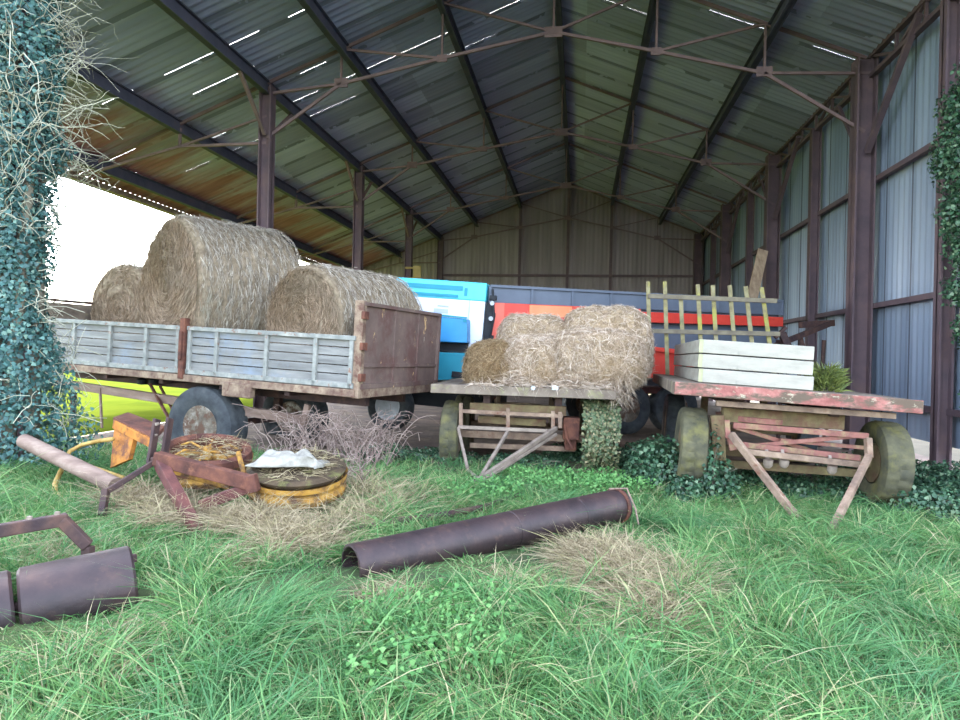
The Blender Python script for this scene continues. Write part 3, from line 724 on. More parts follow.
wheel(t2, (wa[0], .6, wa[2]), R2, .26, (1, -.02, 0), 'rubber_pale', 'tanmetal')
wheel(t2, (wb[0], .5, wb[2]), R2, .38, (-1, .0, 0), 'rubber_pale', 'tanmetal')
wheel(t2, (wa[0] + .0, L2 - .8, wa[2]), R2, .28, (1, 0, 0), 'rubber_pale', 'tanmetal')
wheel(t2, (wb[0] + .0, L2 - .8, wb[2]), R2, .28, (-1, 0, 0), 'rubber_pale', 'tanmetal')
mb = MB(); zc = (wa[2] + wb[2]) / 2
mb.bar((wa[0], .6, zc), (wb[0], .55, zc), .1, .1).build('axle', 'tanmetal', t2, bevel=.008)
mb = MB().bar((wa[0], L2 - .8, zc), (wb[0], L2 - .8, zc), .1, .1)
for xx in (W2 * .32, W2 * .68): mb.bar((xx, L2 - .8, zc), (xx, L2 - .8, h2 - .2), .1, .1, (0, 1, 0))
mb.build('axle', 'tanmetal', t2, bevel=.008)
# turntable frame and bolster
mb = MB()
def seg(px0, py0, px1, py1, y0, y1, w_, h_, P): mb.bar(P(px0, py0, y0), P(px1, py1, y1), w_, h_)
seg(470, 407, 566, 411, .35, .35, .12, .13, P2); seg(478, 419, 546, 423, .5, .5, .1, .1, P2)
bo = mb.build('bolster', 'mossmetal', t2, bevel=.01)
mb = MB(); seg(461, 411, 563, 416, .15, .15, .05, .05, P2)
for px, a, b in ((461, 403, 430), (508, 408, 430), (553, 411, 430), (560, 412, 428)): mb.bar(P2(px, a, .15), P2(px, b, .15), .05, .06, (0, 1, 0))
seg(470, 445, 575, 449, .6, .6, .08, .07, P2)
mb.lathe([(.3, -.03), (.36, -.03), (.36, .03), (.3, .03)], (W2 / 2 - .05, .75, h2 - .3), (0, 0, 1), 32, closed=True)
mb.build('turntable', 'tanmetal', t2, bevel=.005)
mb = MB(); q = P2(571, 428, .4); mb.box(q, (.22, .25, .3)).box(q + Vector((0, .05, -.22)), (.16, .2, .16)).tube([q + Vector((-.1, -.13, .05)), q + Vector((-.06, -.16, -.12)), q + Vector((.02, -.16, -.26))], .025, 8)
mb.build('spring_box', 'rust', t2, bevel=.02)
tip = T2.inverted() @ (G(478, 484) + Vector((0, 0, .06)))
mb = MB(); a1 = P2(458, 427, .1); a2 = P2(551, 431, .1)
mb.bar(a1, a2, .05, .045); mb.build('cross_bar', 'palebar', t2, bevel=.005)
db = MB(); a3 = P2(508, 431, .1)
db.bar(P2(556, 428, .1), tip + Vector((.02, 0, 0)), .05, .05).bar(P2(556, 434, .1), tip + Vector((.05, 0, -.02)), .04, .04)
db.bar(a3, tip + Vector((.02, 0, 0)), .04, .04); 
e = T2.inverted() @ (G(468, 474) + Vector((0, 0, .04)))
db.bar(P2(458, 428, .1), e, .035, .04).bar(e, tip, .04, .04)
db.lathe([(.03, -.02), (.055, -.02), (.055, .02), (.03, .02)], tip + Vector((0, -.06, 0)), (0, 0, 1), 18, closed=True)
db.build('drawbar', 'palebar', t2, bevel=.005)

def straw_blob(name, label, cat, c, size, mat, coremat, n, rotz=0, seed=0, power=.62, group=None, kind=None, shag=1.0):
    """rounded bale: superellipsoid core with straw all over"""
    t = thing(name, label, cat, loc=Vector((c.x, c.y, c.z - size[2] / 2)), group=group)
    R = Matrix.Rotation(rotz, 3, 'Z'); nu, nv = 40, 24; vs = []; fs = []
    sgn = lambda v, p: math.copysign(abs(v) ** p, v)
    for j in range(nv + 1):
        b_ = -math.pi / 2 + math.pi * j / nv
        for i in range(nu):
            a_ = 2 * math.pi * i / nu
            p = Vector((sgn(math.cos(b_), power) * sgn(math.cos(a_), power) * size[0] / 2, sgn(math.cos(b_), power) * sgn(math.sin(a_), power) * size[1] / 2, sgn(math.sin(b_), power) * size[2] / 2))
            p += p.normalized() * (noise.noise(p * 3 + Vector((seed, 0, 0))) * .07 + noise.noise(p * 9 + Vector((seed, 3, 0))) * .03)
            p.z = max(p.z, -size[2] / 2)
            vs.append(R @ p + c)
    for j in range(nv):
        for i in range(nu): fs.append((j * nu + i, j * nu + (i + 1) % nu, (j + 1) * nu + (i + 1) % nu, (j + 1) * nu + i))
    mb = MB().add(vs, fs); core = mb.build('straw_core', coremat, t, world=True, smooth=True)
    Vv = np.array([tuple(p) for p in vs]); F_ = np.array(fs); Cn = np.array(c)
    a, b, cc, d = (Vv[F_[:, k]] for k in range(4)); area = np.linalg.norm(np.cross(cc - a, d - b), axis=1); pr = area / area.sum()
    k = rng.choice(len(F_), n, p=pr); u = rng.uniform(size=(n, 1)); v = rng.uniform(size=(n, 1))
    P = a[k] * (1 - u) * (1 - v) + b[k] * u * (1 - v) + cc[k] * u * v + d[k] * (1 - u) * v
    N = unit(np.cross(cc - a, d - b))[k]; N *= np.sign(np.sum(N * (P - Cn), 1, keepdims=True))
    rv = rng.normal(size=(n, 3)); dv = unit(unit(rv - N * np.sum(rv * N, 1, keepdims=True)) + N * rng.uniform(-.05, .55, (n, 1)) * shag)
    bend = N * -.1 + np.array([0, 0, -.22]) * shag
    V, fs2 = blades(P + N * .005, dv, rng.uniform(.05, .17, n) * (.7 + .3 * shag), rng.uniform(.0022, .0045, n), np.broadcast_to(bend, (n, 3)), 2)
    mesh_np('loose_straw', V, fs2, mat, t)
    return t
def on_deck(T, h, px, py, y, dz): q = hit(T, px, py, 1, y); return T @ Vector((q[0], y, h + dz))
g2 = 'straw bales on the middle trailer'
straw_blob('straw_bale', 'small brown hay bale at the left end of the straw load', 'hay bale', on_deck(T2, h2, 492, 370, .65, .30), (.74, .8, .62), 'straw_brown', 'browncore', 9000, .15, 2, group=g2)
straw_blob('straw_bale', 'straw bale at the back left of the heap in front of the red machine', 'hay bale', on_deck(T2, h2, 533, 350, 1.7, .53), (1.1, 1.0, 1.06), 'straw', 'strawcore', 11000, .1, 5, group=g2)
straw_blob('straw_bale', 'tallest straw bale at the back right of the heap', 'hay bale', on_deck(T2, h2, 606, 350, 1.55, .6), (1.35, 1.1, 1.2), 'straw', 'strawcore', 13000, -.1, 9, group=g2)
straw_blob('straw_bale', 'shaggy front right straw bale overhanging the deck corner', 'hay bale', on_deck(T2, h2, 594, 365, .62, .40), (1.35, 1.05, .82), 'straw', 'strawcore', 17000, .05, 12, group=g2, shag=1.3)
straw_blob('straw_bale', 'collapsed straw bale at the front middle of the deck', 'hay bale', on_deck(T2, h2, 537, 370, .62, .34), (1.1, .95, .72), 'straw', 'strawcore', 12000, .2, 17, group=g2, power=.8, shag=1.2)
# straw spilling over the deck
n = 6500; xs = rng.uniform(.55, W2 + .22, n); ys = rng.uniform(-.03, 1.0, n) ; zs = h2 + .02 + rng.exponential(.05, n) * (xs > .9)
over = xs > W2 - .05; zs[over] = h2 - .02 + rng.uniform(-.1, .35, over.sum()); ys[over] = rng.uniform(.05, .9, over.sum())
Pl = np.stack([xs, ys, zs], 1); dv = unit(np.stack([rng.normal(size=n), rng.normal(-.2, .8, n), rng.normal(0, .25, n) - .8 * over], 1))
V, fs = blades(Pl, dv, rng.uniform(.08, .24, n), rng.uniform(.0025, .005, n), np.broadcast_to(np.array([0, 0, -.25]), (n, 3)), 2)
mT = np.array(T2); V = V @ mT[:3, :3].T + mT[:3, 3]
o = mesh_np('straw_litter', V, fs, 'straw'); tag(o, 'loose straw scattered on the deck and hanging off its right corner', 'straw', kind='stuff')

# ---------------------------------------------------------------- right flatbed with white panels
FL, FR_ = W(675, 382, 7.5), W(923, 401, 7.04)
T3b = frame_from(FL, FR_); W3 = (FR_ - FL).length; h3 = FL.z - gz(FL.x, FL.y)
T3 = lowered(T3b, h3); L3 = 4.5
t3 = thing('flatbed_trailer', 'flatbed farm trailer with flaking red front edge carrying white panels', 'trailer', T3)
flat_deck(t3, W3, L3, h3, 'deckwood', 'pinkpaint', .135)
def P3(px, py, y): return hit(T3, px, py, 1, y)
wa = P3(691, 448, .5); wb = P3(884, 464, .5); R3 = .46
wheel(t3, (wa[0], .55, wa[2]), R3, .30, (1, 0, 0), 'rubber_pale', 'mossmetal')
wheel(t3, (wb[0], .55, wb[2]), R3, .30, Matrix.Rotation(rad(4), 3, 'Z') @ Vector((-1, 0, 0)), 'rubber_pale', 'mossmetal')
wheel(t3, (wa[0] + .05, L3 - .8, wa[2]), R3, .28, (1, 0, 0), 'rubber', 'mossmetal')
wheel(t3, (wb[0] - .05, L3 - .8, wb[2]), R3, .28, (-1, 0, 0), 'rubber', 'mossmetal')
mb = MB()
mb.bar((wa[0], .6, wa[2]), (wb[0], .6, wb[2]), .12, .12).build('axle', 'mossmetal', t3, bevel=.008)
mb = MB().bar((wa[0], L3 - .8, wa[2]), (wb[0], L3 - .8, wb[2]), .1, .1)
for xx in (W3 * .32, W3 * .68): mb.bar((xx, L3 - .8, wa[2]), (xx, L3 - .8, h3 - .2), .1, .1, (0, 1, 0))
mb.build('axle', 'mossmetal', t3, bevel=.008)
mb = MB(); seg(716, 403, 895, 416, .12, .12, .08, .06, P3); mb.build('edge_support', 'tanmetal', t3, bevel=.006)
mb = MB(); seg(722, 414, 842, 422, .45, .45, .2, .16, P3); mb.build('bolster', 'mossmetal', t3, bevel=.01)
mb = MB(); seg(733, 425, 868, 436, .2, .2, .06, .06, P3); seg(735, 427, 815, 452, .2, .5, .05, .045, P3); seg(738, 447, 866, 435, .35, .2, .05, .045, P3); seg(780, 440, 868, 448, .3, .3, .04, .04, P3)
seg(737, 444, 860, 458, .25, .25, .06, .06, P3); mb.lathe([(.34, -.03), (.42, -.03), (.42, .03), (.34, .03)], (W3 / 2 - .25, .7, h3 - .36), (0, 0, 1), 32, closed=True)
seg(730, 436, 733, 450, .15, .15, .07, .07, P3)
mb.build('turntable', 'pinkmetal', t3, bevel=.005)
mb = MB(); seg(741, 451, 862, 465, .05, .05, .05, .06, P3); mb.build('cross_bar', 'tanmetal', t3, bevel=.005)
mb = MB(); seg(706, 462, 858, 473, .62, .62, .08, .09, P3); mb.build('lower_beam', 'mossmetal', t3, bevel=.006)
for px, py in ((768, 463), (784, 463), (832, 469)):
    q = P3(px, py, .1); MB().lathe([(.025, -.04), (.05, -.04), (.05, .02), (.03, .05)], q, (0, .2, -1), 14).bar(q, q + Vector((0, .12, .12)), .03, .03).build('bolt', 'palebar', t3, smooth='auto')
mb = MB(); seg(717, 415, 719, 460, .3, .3, .11, .14, P3); mb.build('hanger', 'mossmetal', t3, bevel=.01)
mb = MB(); seg(727, 420, 728, 438, .1, .1, .04, .05, P3); mb.build('plate', 'pinkmetal', t3)
t_a = T3.inverted() @ (G(800, 524) + Vector((0, 0, .02))); t_b = T3.inverted() @ (G(829, 538) + Vector((0, 0, .02)))
db = MB(); db.bar(P3(731, 434, .05), t_a, .06, .07).bar(P3(868, 438, .05), P3(869, 458, .0), .06, .07).bar(P3(869, 456, .0), t_b, .06, .07).bar(t_a, t_b + Vector((-.02, -.02, 0)), .05, .05)
db.build('drawbar', 'tanmetal', t3, bevel=.006)
# hay rack at the far end of the deck
rk = MB(); yb = L3 - .05
def PR(px, py): return P3(px, py, yb)
rk.bar(PR(648, 296), PR(777, 301), .05, .075).bar(PR(652, 331), PR(780, 334), .05, .075)
rack = rk.build('hay_rack', 'slatrail', t3, bevel=.005)
for a, b in (((648, 281), (650, 380)), ((665, 281), (667, 384)), ((681, 299), (684, 386)), ((698, 284), (702, 388)), ((713, 285), (718, 388)), ((730, 285), (737, 390)), ((746, 286), (756, 390)), ((762, 287), (775, 392))):
    q0, q1 = PR(*a), PR(*b); off = Vector((0, .04, 0))
    MB().bar(q0 + off, Vector((q1[0], q1[1], h3)) + off, .068, .035, (0, 1, 0)).build('slat', 'slat', rack, bevel=.005)
# three stacked white panels
pa = P3(697, 388, .62); pb = P3(814, 392, .55); PX0, PX1 = pa[0], pb[0]
pos = ['lowest', 'middle', 'topmost']
for k in range(3):
    z0 = h3 + .004 + k * .168; mm = T3 @ Matrix.Translation(((PX0 + PX1) / 2, .62, z0))
    t = thing('white_panel', pos[k] + ' of the three long white panels stacked on the red-edged trailer', 'panel', mm, group='white panels on the right trailer')
    j = random.uniform(-.01, .01)
    MB().box((j, 1.75, .08), (PX1 - PX0, 3.5, .155)).build('panel_body', 'whiteboard', t, bevel=.008)
    MB().box((j - (PX1 - PX0) / 2 + .02, .0, .08), (.045, .012, .15)).build('corner_strip', 'mosswhite', t)
# greenery on the deck beside the panels
def sprig(label, c, r, hgt, n, mat, name='weed_clump'):
    t = thing(name, label, 'plant', loc=c)
    th = rng.uniform(0, 2 * np.pi, n); q = rng.uniform(0, 1, n) ** .6
    base = np.array(c) + np.stack([np.cos(th) * r * q, np.sin(th) * r * q, rng.uniform(0, hgt * .8, n)], 1)
    dv = unit(np.stack([np.cos(th), np.sin(th), rng.uniform(.3, 1.6, n)], 1) + rng.normal(size=(n, 3)) * .3)
    V, fs = blades(base, dv, rng.uniform(.08, .2, n), rng.uniform(.006, .012, n), np.broadcast_to(np.array([0, 0, -.25]), (n, 3)), 2)
    mesh_np('leaves', V, fs, mat, t)
    mb = MB()
    for k in range(9):
        a = rng.uniform(0, 6.28); mb.tube([c, Vector(c) + Vector((math.cos(a) * r * .3, math.sin(a) * r * .3, hgt * .5)), Vector(c) + Vector((math.cos(a) * r * .7, math.sin(a) * r * .7, hgt * rng.uniform(.7, 1)))], .006, 5)
    mb.build('stem', 'bark', t, world=True); return t
q = P3(826, 388, 1.0); sprig('yellow-green weeds growing beside the white panels', T3 @ Vector((q[0], 1.0, h3)), .17, .33, 700, 'conifer')

# ---------------------------------------------------------------- machines parked deep in the barn
def dvec(px, py, d): return W(px, py, d)
# red forage wagon
a, b = W(490, 286, 12.4), W(782, 301, 14.6)
T4 = lowered(frame_from(a, b), a.z - gz(a.x, a.y)); h4 = a.z - gz(a.x, a.y); Lr = (b - a).length
t4 = thing('forage_wagon', 'red forage wagon with dark grey upper sides behind the straw', 'farm machine', T4)
def P4(px, py, y=0): return hit(T4, px, py, 1, y)
zmid = P4(500, 303)[2]; zred = .95
MB().box((Lr / 2, .03, (h4 + zmid) / 2), (Lr, .05, h4 - zmid)).box((0.03, 1.1, (h4 + zmid) / 2), (.05, 2.2, h4 - zmid)).box((Lr - .03, 1.1, (h4 + zmid) / 2), (.05, 2.2, h4 - zmid)).box((Lr / 2, 2.2, (h4 + zmid) / 2), (Lr, .05, h4 - zmid)).build('upper_side', 'greypanel', t4)
mb = MB()
for k in range(9): mb.box((k * Lr / 8, -.01, (h4 + zmid) / 2), (.05, .05, h4 - zmid))
mb.bar((0, -.01, h4), (Lr, -.01, h4), .06, .05); mb.build('upper_frame', 'greypanel', t4, bevel=.005)
xe = P4(640, 320)[0]
MB().box((xe / 2, .0, (zmid + zred) / 2), (xe, .06, zmid - zred)).box((xe / 2, 2.2, (zmid + zred) / 2), (xe, .06, zmid - zred)).build('red_side', 'red', t4, bevel=.01)
MB().box((.14, -.04, (zmid + zred) / 2), (.26, .06, zmid - zred)).build('corner_panel', 'redpale', t4, bevel=.02)
q = P4(545, 308); MB().box((q[0] + .1, -.04, q[2] - .06), (.85, .02, .2)).build('side_plate', 'orangepatch', t4)
MB().box(((xe + Lr) / 2, .12, (zmid + zred) / 2), (Lr - xe, .05, zmid - zred)).build('grey_side', 'greypanel', t4)
mb = MB(); mb.bar(P4(640, 317, -.03), P4(782, 322, -.03), .08, .2); mb.build('red_rail', 'red', t4, bevel=.01)
MB().add([P4(640, 345, -.35), P4(700, 352, -.35), P4(690, 378, -.35), P4(640, 378, -.35), P4(640, 345, .05), P4(700, 352, .05), P4(690, 378, .05), P4(640, 378, .05)], [(0, 1, 2, 3), (4, 7, 6, 5), (0, 4, 5, 1), (1, 5, 6, 2), (2, 6, 7, 3), (3, 7, 4, 0)]).bar(P4(640, 348, -.4), P4(700, 356, -.4), .06, .05).build('red_guard', 'red', t4, bevel=.01)
MB().box((Lr / 2, 1.1, .85), (Lr - .3, 1.8, .12)).build('chassis', 'rust_red', t4)
for xx in (Lr * .45, Lr * .62):
    for yy, s in ((.25, 1), (1.95, -1)): wheel(t4, (xx, yy, .5), .5, .36, (0, s, 0), 'rubber', 'rim')
# blue and white machine
a, b = W(396, 277, 12.6), W(487, 283, 12.3)
T5 = lowered(frame_from(a, b, Vector((-.25, 1, 0))), a.z - gz(a.x, a.y)); h5 = a.z - gz(a.x, a.y); Lb = (b - a).length
t5 = thing('harvest_machine', 'turquoise and white harvesting machine behind the rusty tailgate', 'farm machine', T5)
def P5(px, py, y=0): return hit(T5, px, py, 1, y)
zt = P5(450, 299)[2]; zw = .95; D5 = 1.9
mb = MB().box((Lb / 2, D5 / 2, (h5 + zt) / 2), (Lb, D5, h5 - zt))
top = mb.build('top_hood', 'turq', t5, bevel=.02)
mb = MB(); z1 = P5(440, 287)[2]; z2 = P5(440, 295)[2]; xr = P5(463, 290)[0]
mb.box((xr / 2, -.005, z1), (xr, .03, .08)).box((xr / 2 + .0, -.005, z2), (xr - .15, .03, .05)).box((P5(466, 292)[0], -.005, P5(466, 292)[2]), (.05, .03, .14)); mb.build('vent_slot', 'turqd', top)
wp = MB().box((Lb / 2, D5 / 2, (zt + zw) / 2), (Lb - .02, D5 - .03, zt - zw)).build('white_side', 'white', t5, bevel=.01)
q = P5(443, 306); MB().box((q[0], .01, q[2]), (.2, .02, .03)).box((q[0] - .03, .01, q[2] - .09), (.26, .02, .08)).build('decal', 'decal', wp)
MB().box((P5(469, 310)[0], .005, (zt + zw) / 2), (.02, .03, zt - zw)).build('seam', 'decal', wp)
# blue flap in front
mb = MB(); pts = [P5(400, 312, -.3), P5(467, 319, -.3), P5(467, 343, -.3), P5(400, 340, -.3)]
mb.add(pts + [p + Vector((0, .3, 0)) for p in pts], [(0, 1, 2, 3), (4, 7, 6, 5), (0, 4, 5, 1), (1, 5, 6, 2), (2, 6, 7, 3), (3, 7, 4, 0)]); fl = mb.build('blue_flap', 'blue', t5, bevel=.015)
mb = MB(); mb.bar(P5(400, 311, -.31), P5(467, 318, -.31), .04, .03).box(P5(465, 321, -.3), (.06, .06, .05)); mb.build('flap_edge', 'turqd', fl)
mb = MB(); pts = [P5(400, 351, -.2), P5(466, 353, -.2), P5(464, 380, -.2), P5(400, 380, -.2)]
mb.add(pts + [p + Vector((0, .3, 0)) for p in pts], [(0, 1, 2, 3), (4, 7, 6, 5), (0, 4, 5, 1), (1, 5, 6, 2), (2, 6, 7, 3), (3, 7, 4, 0)]); mb.build('lower_panel', 'turqd', t5, bevel=.01)
MB().bar(P5(400, 345, -.1), P5(468, 348, -.1), .05, .16).bar(P5(452, 374, -.25), P5(468, 376, -.25), .05, .1).build('gap_shade_and_bits', 'black', t5)  # black bar put in as shade in the gap under the flap, plus black bits
mb = MB(); x9 = Lb + .08
mb.box((x9, .3, (h5 + zw) / 2 - .15), (.14, .5, h5 - zw - .4))
for zz in (h5 - .25, h5 - .55, h5 - .95, h5 - 1.3): mb.box((x9 + .05, .02, zz), (.12, .1, .08)); 
mb.tube([(x9 + .03, .0, h5 - .1), (x9 + .1, -.03, h5 - .6), (x9 + .02, 0, h5 - 1.2)], .025, 6)
mb.build('hydraulic_block', 'black', t5, bevel=.01)
for zz in (h5 - .35, h5 - .62, h5 - 1.2): MB().lathe([(.04, -.03), (.04, .03)], (x9 + .05, -.03, zz), (0, 1, 0), 10).build('fitting', 'rim_white', t5)
MB().box((Lb / 2, D5 / 2, .75), (Lb + .6, 1.3, .4)).build('chassis', 'black', t5)
q = P5(390, 406, -.3); wheel(t5, (q[0], -.25, q[2]), .42, .3, (.25, 1, 0), 'rubber', 'rim_white', inner=.24)
q2 = P5(386, 404, D5 + .1)
wheel(t5, (q2[0], D5 + .1, q[2]), .42, .3, (0, -1, 0), 'rubber', 'rim_white', inner=.24)
# plank leaning on the right wall
p0, p1 = W(749, 312, 17.0), W(763, 250, 17.6)
dd = (p0 - p1).normalized(); k = (p1.z - gz(p1.x, p1.y)) / -dd.z; p0 = p1 + dd * k
t = MB().bar(p0, p1, .26, .05, (0, 1, .2)).build('plank', 'plank', bevel=.008); tag(t, 'bare wooden plank leaning against the right wall', 'plank')
# dark implement beside it
b0 = G(802, 395); b0 = W(802, 345, 12.6); b0.z = gz(b0.x, b0.y)
ti = thing('cultivator', 'dark rusty cultivator frame standing between the white panels and right wall', 'farm machine', loc=b0)
mb = MB(); pA, pB, pC = W(772, 347, 12.4), W(829, 324, 13.0), W(800, 335, 12.8)
mb.bar(pA, pB, .09, .09).bar(W(800, 325, 13.0), W(833, 323, 13.2), .1, .12).bar(W(782, 333, 12.2), W(790, 352, 12.2), .09, .12)
mb.bar(pC, W(806, 358, 12.8), .06, .06).bar(W(775, 338, 12.2), W(786, 327, 12.2), .06, .06)
mb.build('frame', 'rust_dark', ti, world=True, bevel=.006)
for px, d in ((778, 12.5), (800, 12.8), (824, 13.0)):
    q = W(px, 340, d); mb = MB(); mb.tube([q, q + Vector((0, .05, -.5)), Vector((q.x + .1, q.y, gz(q.x, q.y) + .4)), Vector((q.x - .05, q.y - .05, gz(q.x, q.y)))], .035, 6); mb.build('tine', 'rust_dark', ti, world=True)

# ---------------------------------------------------------------- foreground: rollers, mower, beams
def cyl_roller(name, parent, a, b, R, bands, mat, hollow=True, world=True):
    a, b = Vector(a), Vector(b); L_ = (b - a).length; prof = []
    if hollow: prof += [(R * .86, .25), (R * .86, .0), (R * .9, -.003)]
    prof += [(R, 0)]
    for t in bands: prof += [(R, t * L_ - .012), (R * .965, t * L_ - .008), (R * .965, t * L_ + .008), (R, t * L_ + .012)]
    prof += [(R, L_)]
    if hollow: prof += [(R * .9, L_ + .003), (R * .86, L_), (R * .86, L_ - .25)]
    return MB().lathe(prof, a, b - a, 56).build(name, mat, parent, world=world, smooth='auto')
def drop(px, py, d, R, sink=.02):
    p = W(px, py, d); p.z = gz(p.x, p.y) + R - sink; return p
PA, PB = W(351, 566, 4.72), W(620, 505, 6.3)
print('pipe', PA, PB, gz(PA.x, PA.y), gz(PB.x, PB.y))
tp = thing('steel_roller', 'long rusty steel roller tube lying in the grass in the foreground', 'roller', loc=Vector((PA.x, PA.y, gz(PA.x, PA.y))))
cyl_roller('tube', tp, PA, PB, .146, [.52, .79], 'roller')
ax = (PB - PA).normalized()
MB().lathe([(.146, 0), (.158, 0), (.158, .03), (.146, .03)], PB - ax * .06, ax, 56, closed=True).build('end_ring', 'rust', tp, world=True, smooth='auto')
MB().lathe([(.13, .0), (.04, .0), (.04, -.05), (.02, -.05), (.02, .0), (0, 0)], PA + ax * .12, ax, 32).build('end_plate', 'rust_dark', tp, world=True, smooth='auto')
MB().tube([PB + Vector((-.1, -.05, .15)), PB + Vector((.05, -.1, .17)), PB + Vector((.12, -.18, .02)), PB + Vector((.15, -.2, -.12))], .008, 6).build('wire', 'palebeam', tp, world=True)
# left land roller
RR = .215
RB = W(134, 582, 4.12); RM = W(20, 608, 3.82); RA = W(-105, 638, 3.52)
print('roller', RB, gz(RB.x, RB.y), RM, gz(RM.x, RM.y))
tr = thing('land_roller', 'rusty land roller with two drums and a bent frame at the left edge', 'roller', loc=Vector((RB.x, RB.y, gz(RB.x, RB.y))))
ax = (RB - RM).normalized()
MB().lathe([(0, .0), (RR * .92, .0), (RR, .015), (RR, (RB - RM).length - .015), (RR * .93, (RB - RM).length), (RR * .8, (RB - RM).length - .03), (0, (RB - RM).length - .03)], RM, ax, 56).build('drum', 'roller', tr, world=True, smooth='auto')
L_ = (RM - RA).length - .025
MB().lathe([(0, .0), (RR * .92, .0), (RR, .015), (RR, L_ - .015), (RR * .93, L_), (0, L_)], RA, (RM - RA), 56).build('drum', 'roller', tr, world=True, smooth='auto')
MB().tube([RA - ax * .1, RB - ax * .01], .035, 10).build('shaft', 'rust_dark', tr, world=True)
f0, f1, f2 = W(-120, 551, 3.75), W(62, 520, 4.3), W(88, 546, 4.35)
MB().bar(f0, f1 + (f1 - f0).normalized() * .03, .06, .075).bar(f1, f2, .07, .07).bar(f2, f2 + Vector((0, 0, -.12)), .06, .06, (0, 1, 0)).bar(f2 + Vector((0, 0, -.1)), RB + Vector((-.08, .12, .1)), .05, .05).build('frame', 'rust_dark', tr, world=True, bevel=.008)
for k in (.8, .97):
    MB().lathe([(.016, 0), (.016, .02), (.0, .024)], f0.lerp(f1, k) + Vector((0, 0, .035)), (0, 0, 1), 6).build('bolt', 'palebar', tr, world=True)

# drum mower wreck
g0 = G(215, 505)
tm = thing('drum_mower', 'wrecked rusty drum mower with two yellow-rimmed discs and an upright headstock', 'farm machine', loc=Vector((g0.x, g0.y, gz(g0.x, g0.y))))
def disc(name, c, R, tilt, spider):
    ax = (Matrix.Rotation(tilt[0], 3, 'X') @ Matrix.Rotation(tilt[1], 3, 'Y')) @ Vector((0, 0, 1))
    if spider:
        d = MB().lathe([(R, -.1), (R * 1.02, -.02), (R * .98, .05), (R * .86, .07), (R * .8, .03), (R * .82, -.1)], c, ax, 44, closed=True).build(name, 'rust', tm, world=True, smooth='auto')
    else:
        d = MB().lathe([(0, .06), (R * .3, .065), (R * .6, .03), (R * .9, .045), (R, .02), (R * .97, -.01), (R * .9, -.03), (0, -.03)], c, ax, 44).build(name, 'disctop', tm, world=True, smooth='auto')
    MB().lathe([(R * .97, -.035), (R * 1.03, -.015), (R * 1.02, -.065), (R * .94, -.085)], c, ax, 44, closed=True).build('yellow_rim', 'yellow', d, world=True, smooth='auto')
    MB().lathe([(R * .8, -.08), (R * .96, -.11), (R * 1.01, -.15), (R * .98, -.2), (R * .5, -.24), (0, -.24)], c, ax, 44).build('lower_drum', 'yellow', d, world=True, smooth='auto')
    if spider:
        mb = MB(); x = ax.orthogonal().normalized(); y = ax.cross(x)
        for k in range(6):
            a = k * math.pi / 3; v_ = x * math.cos(a) + y * math.sin(a); mb.tube([c + v_ * .05 + ax * .03, c + v_ * R * .5 + ax * .06, c + v_ * R * .84 - ax * .02], .012, 6)
        mb.lathe([(.0, .06), (.05, .06), (.06, -.05)], c, ax, 20); mb.build('spider', 'yellow', d, world=True, smooth='auto')
        MB().lathe([(R * .8, -.12), (0, -.13)], c, ax, 30).build('inner_plate', 'rust', d, world=True)
    return d
cL, cR = W(207, 455, 7.0), W(297, 480, 6.5); cL.z += .02; cR.z += .10
disc('disc', cL, .43, (rad(12), rad(8)), True); disc('disc', cR, .45, (rad(12), rad(4)), False)
def wb_(name, mat, segs, **k):
    mb = MB()
    for a, b, w_, h_ in segs: mb.bar(W(*a), W(*b), w_, h_)
    return mb.build(name, mat, tm, world=True, bevel=k.get('bevel', .008))
hs = wb_('headstock', 'rust_dark', [((157, 419, 6.35), (150, 464, 6.25), .03, .1), ((170, 418, 6.5), (163, 464, 6.4), .03, .1), ((153, 462, 6.2), (170, 458, 6.45), .06, .08)])
for k in range(4):
    MB().lathe([(.014, -.02), (.014, .02)], W(157 - 2 * k, 424 + 11 * k, 6.31), (0, 1, 0), 8).build('bolt', 'palebar', hs, world=True)
wb_('lift_arm', 'rust_dark', [((153, 463, 6.2), (106, 492, 5.9), .03, .05), ((106, 490, 5.9), (102, 516, 5.8), .05, .1)])
wb_('diagonal_leg', 'rust_red', [((160, 463, 6.2), (197, 531, 5.6), .09, .1)])
wb_('main_beam', 'rust', [((156, 458, 6.2), (252, 483, 6.05), .1, .12), ((250, 475, 6.05), (254, 492, 6.05), .1, .1)])
wb_('cross_beam', 'rust_red', [((200, 506, 6.0), (252, 486, 6.1), .09, .09), ((196, 522, 5.75), (208, 524, 5.9), .07, .07)])
wb_('skid_bar', 'rust_red', [((219, 532, 5.6), (262, 517, 5.75), .07, .08)])
wb_('guard_post', 'yellow', [((238, 452, 6.7), (245, 478, 6.5), .04, .04), ((172, 470, 6.4), (230, 487, 6.35), .03, .06)])
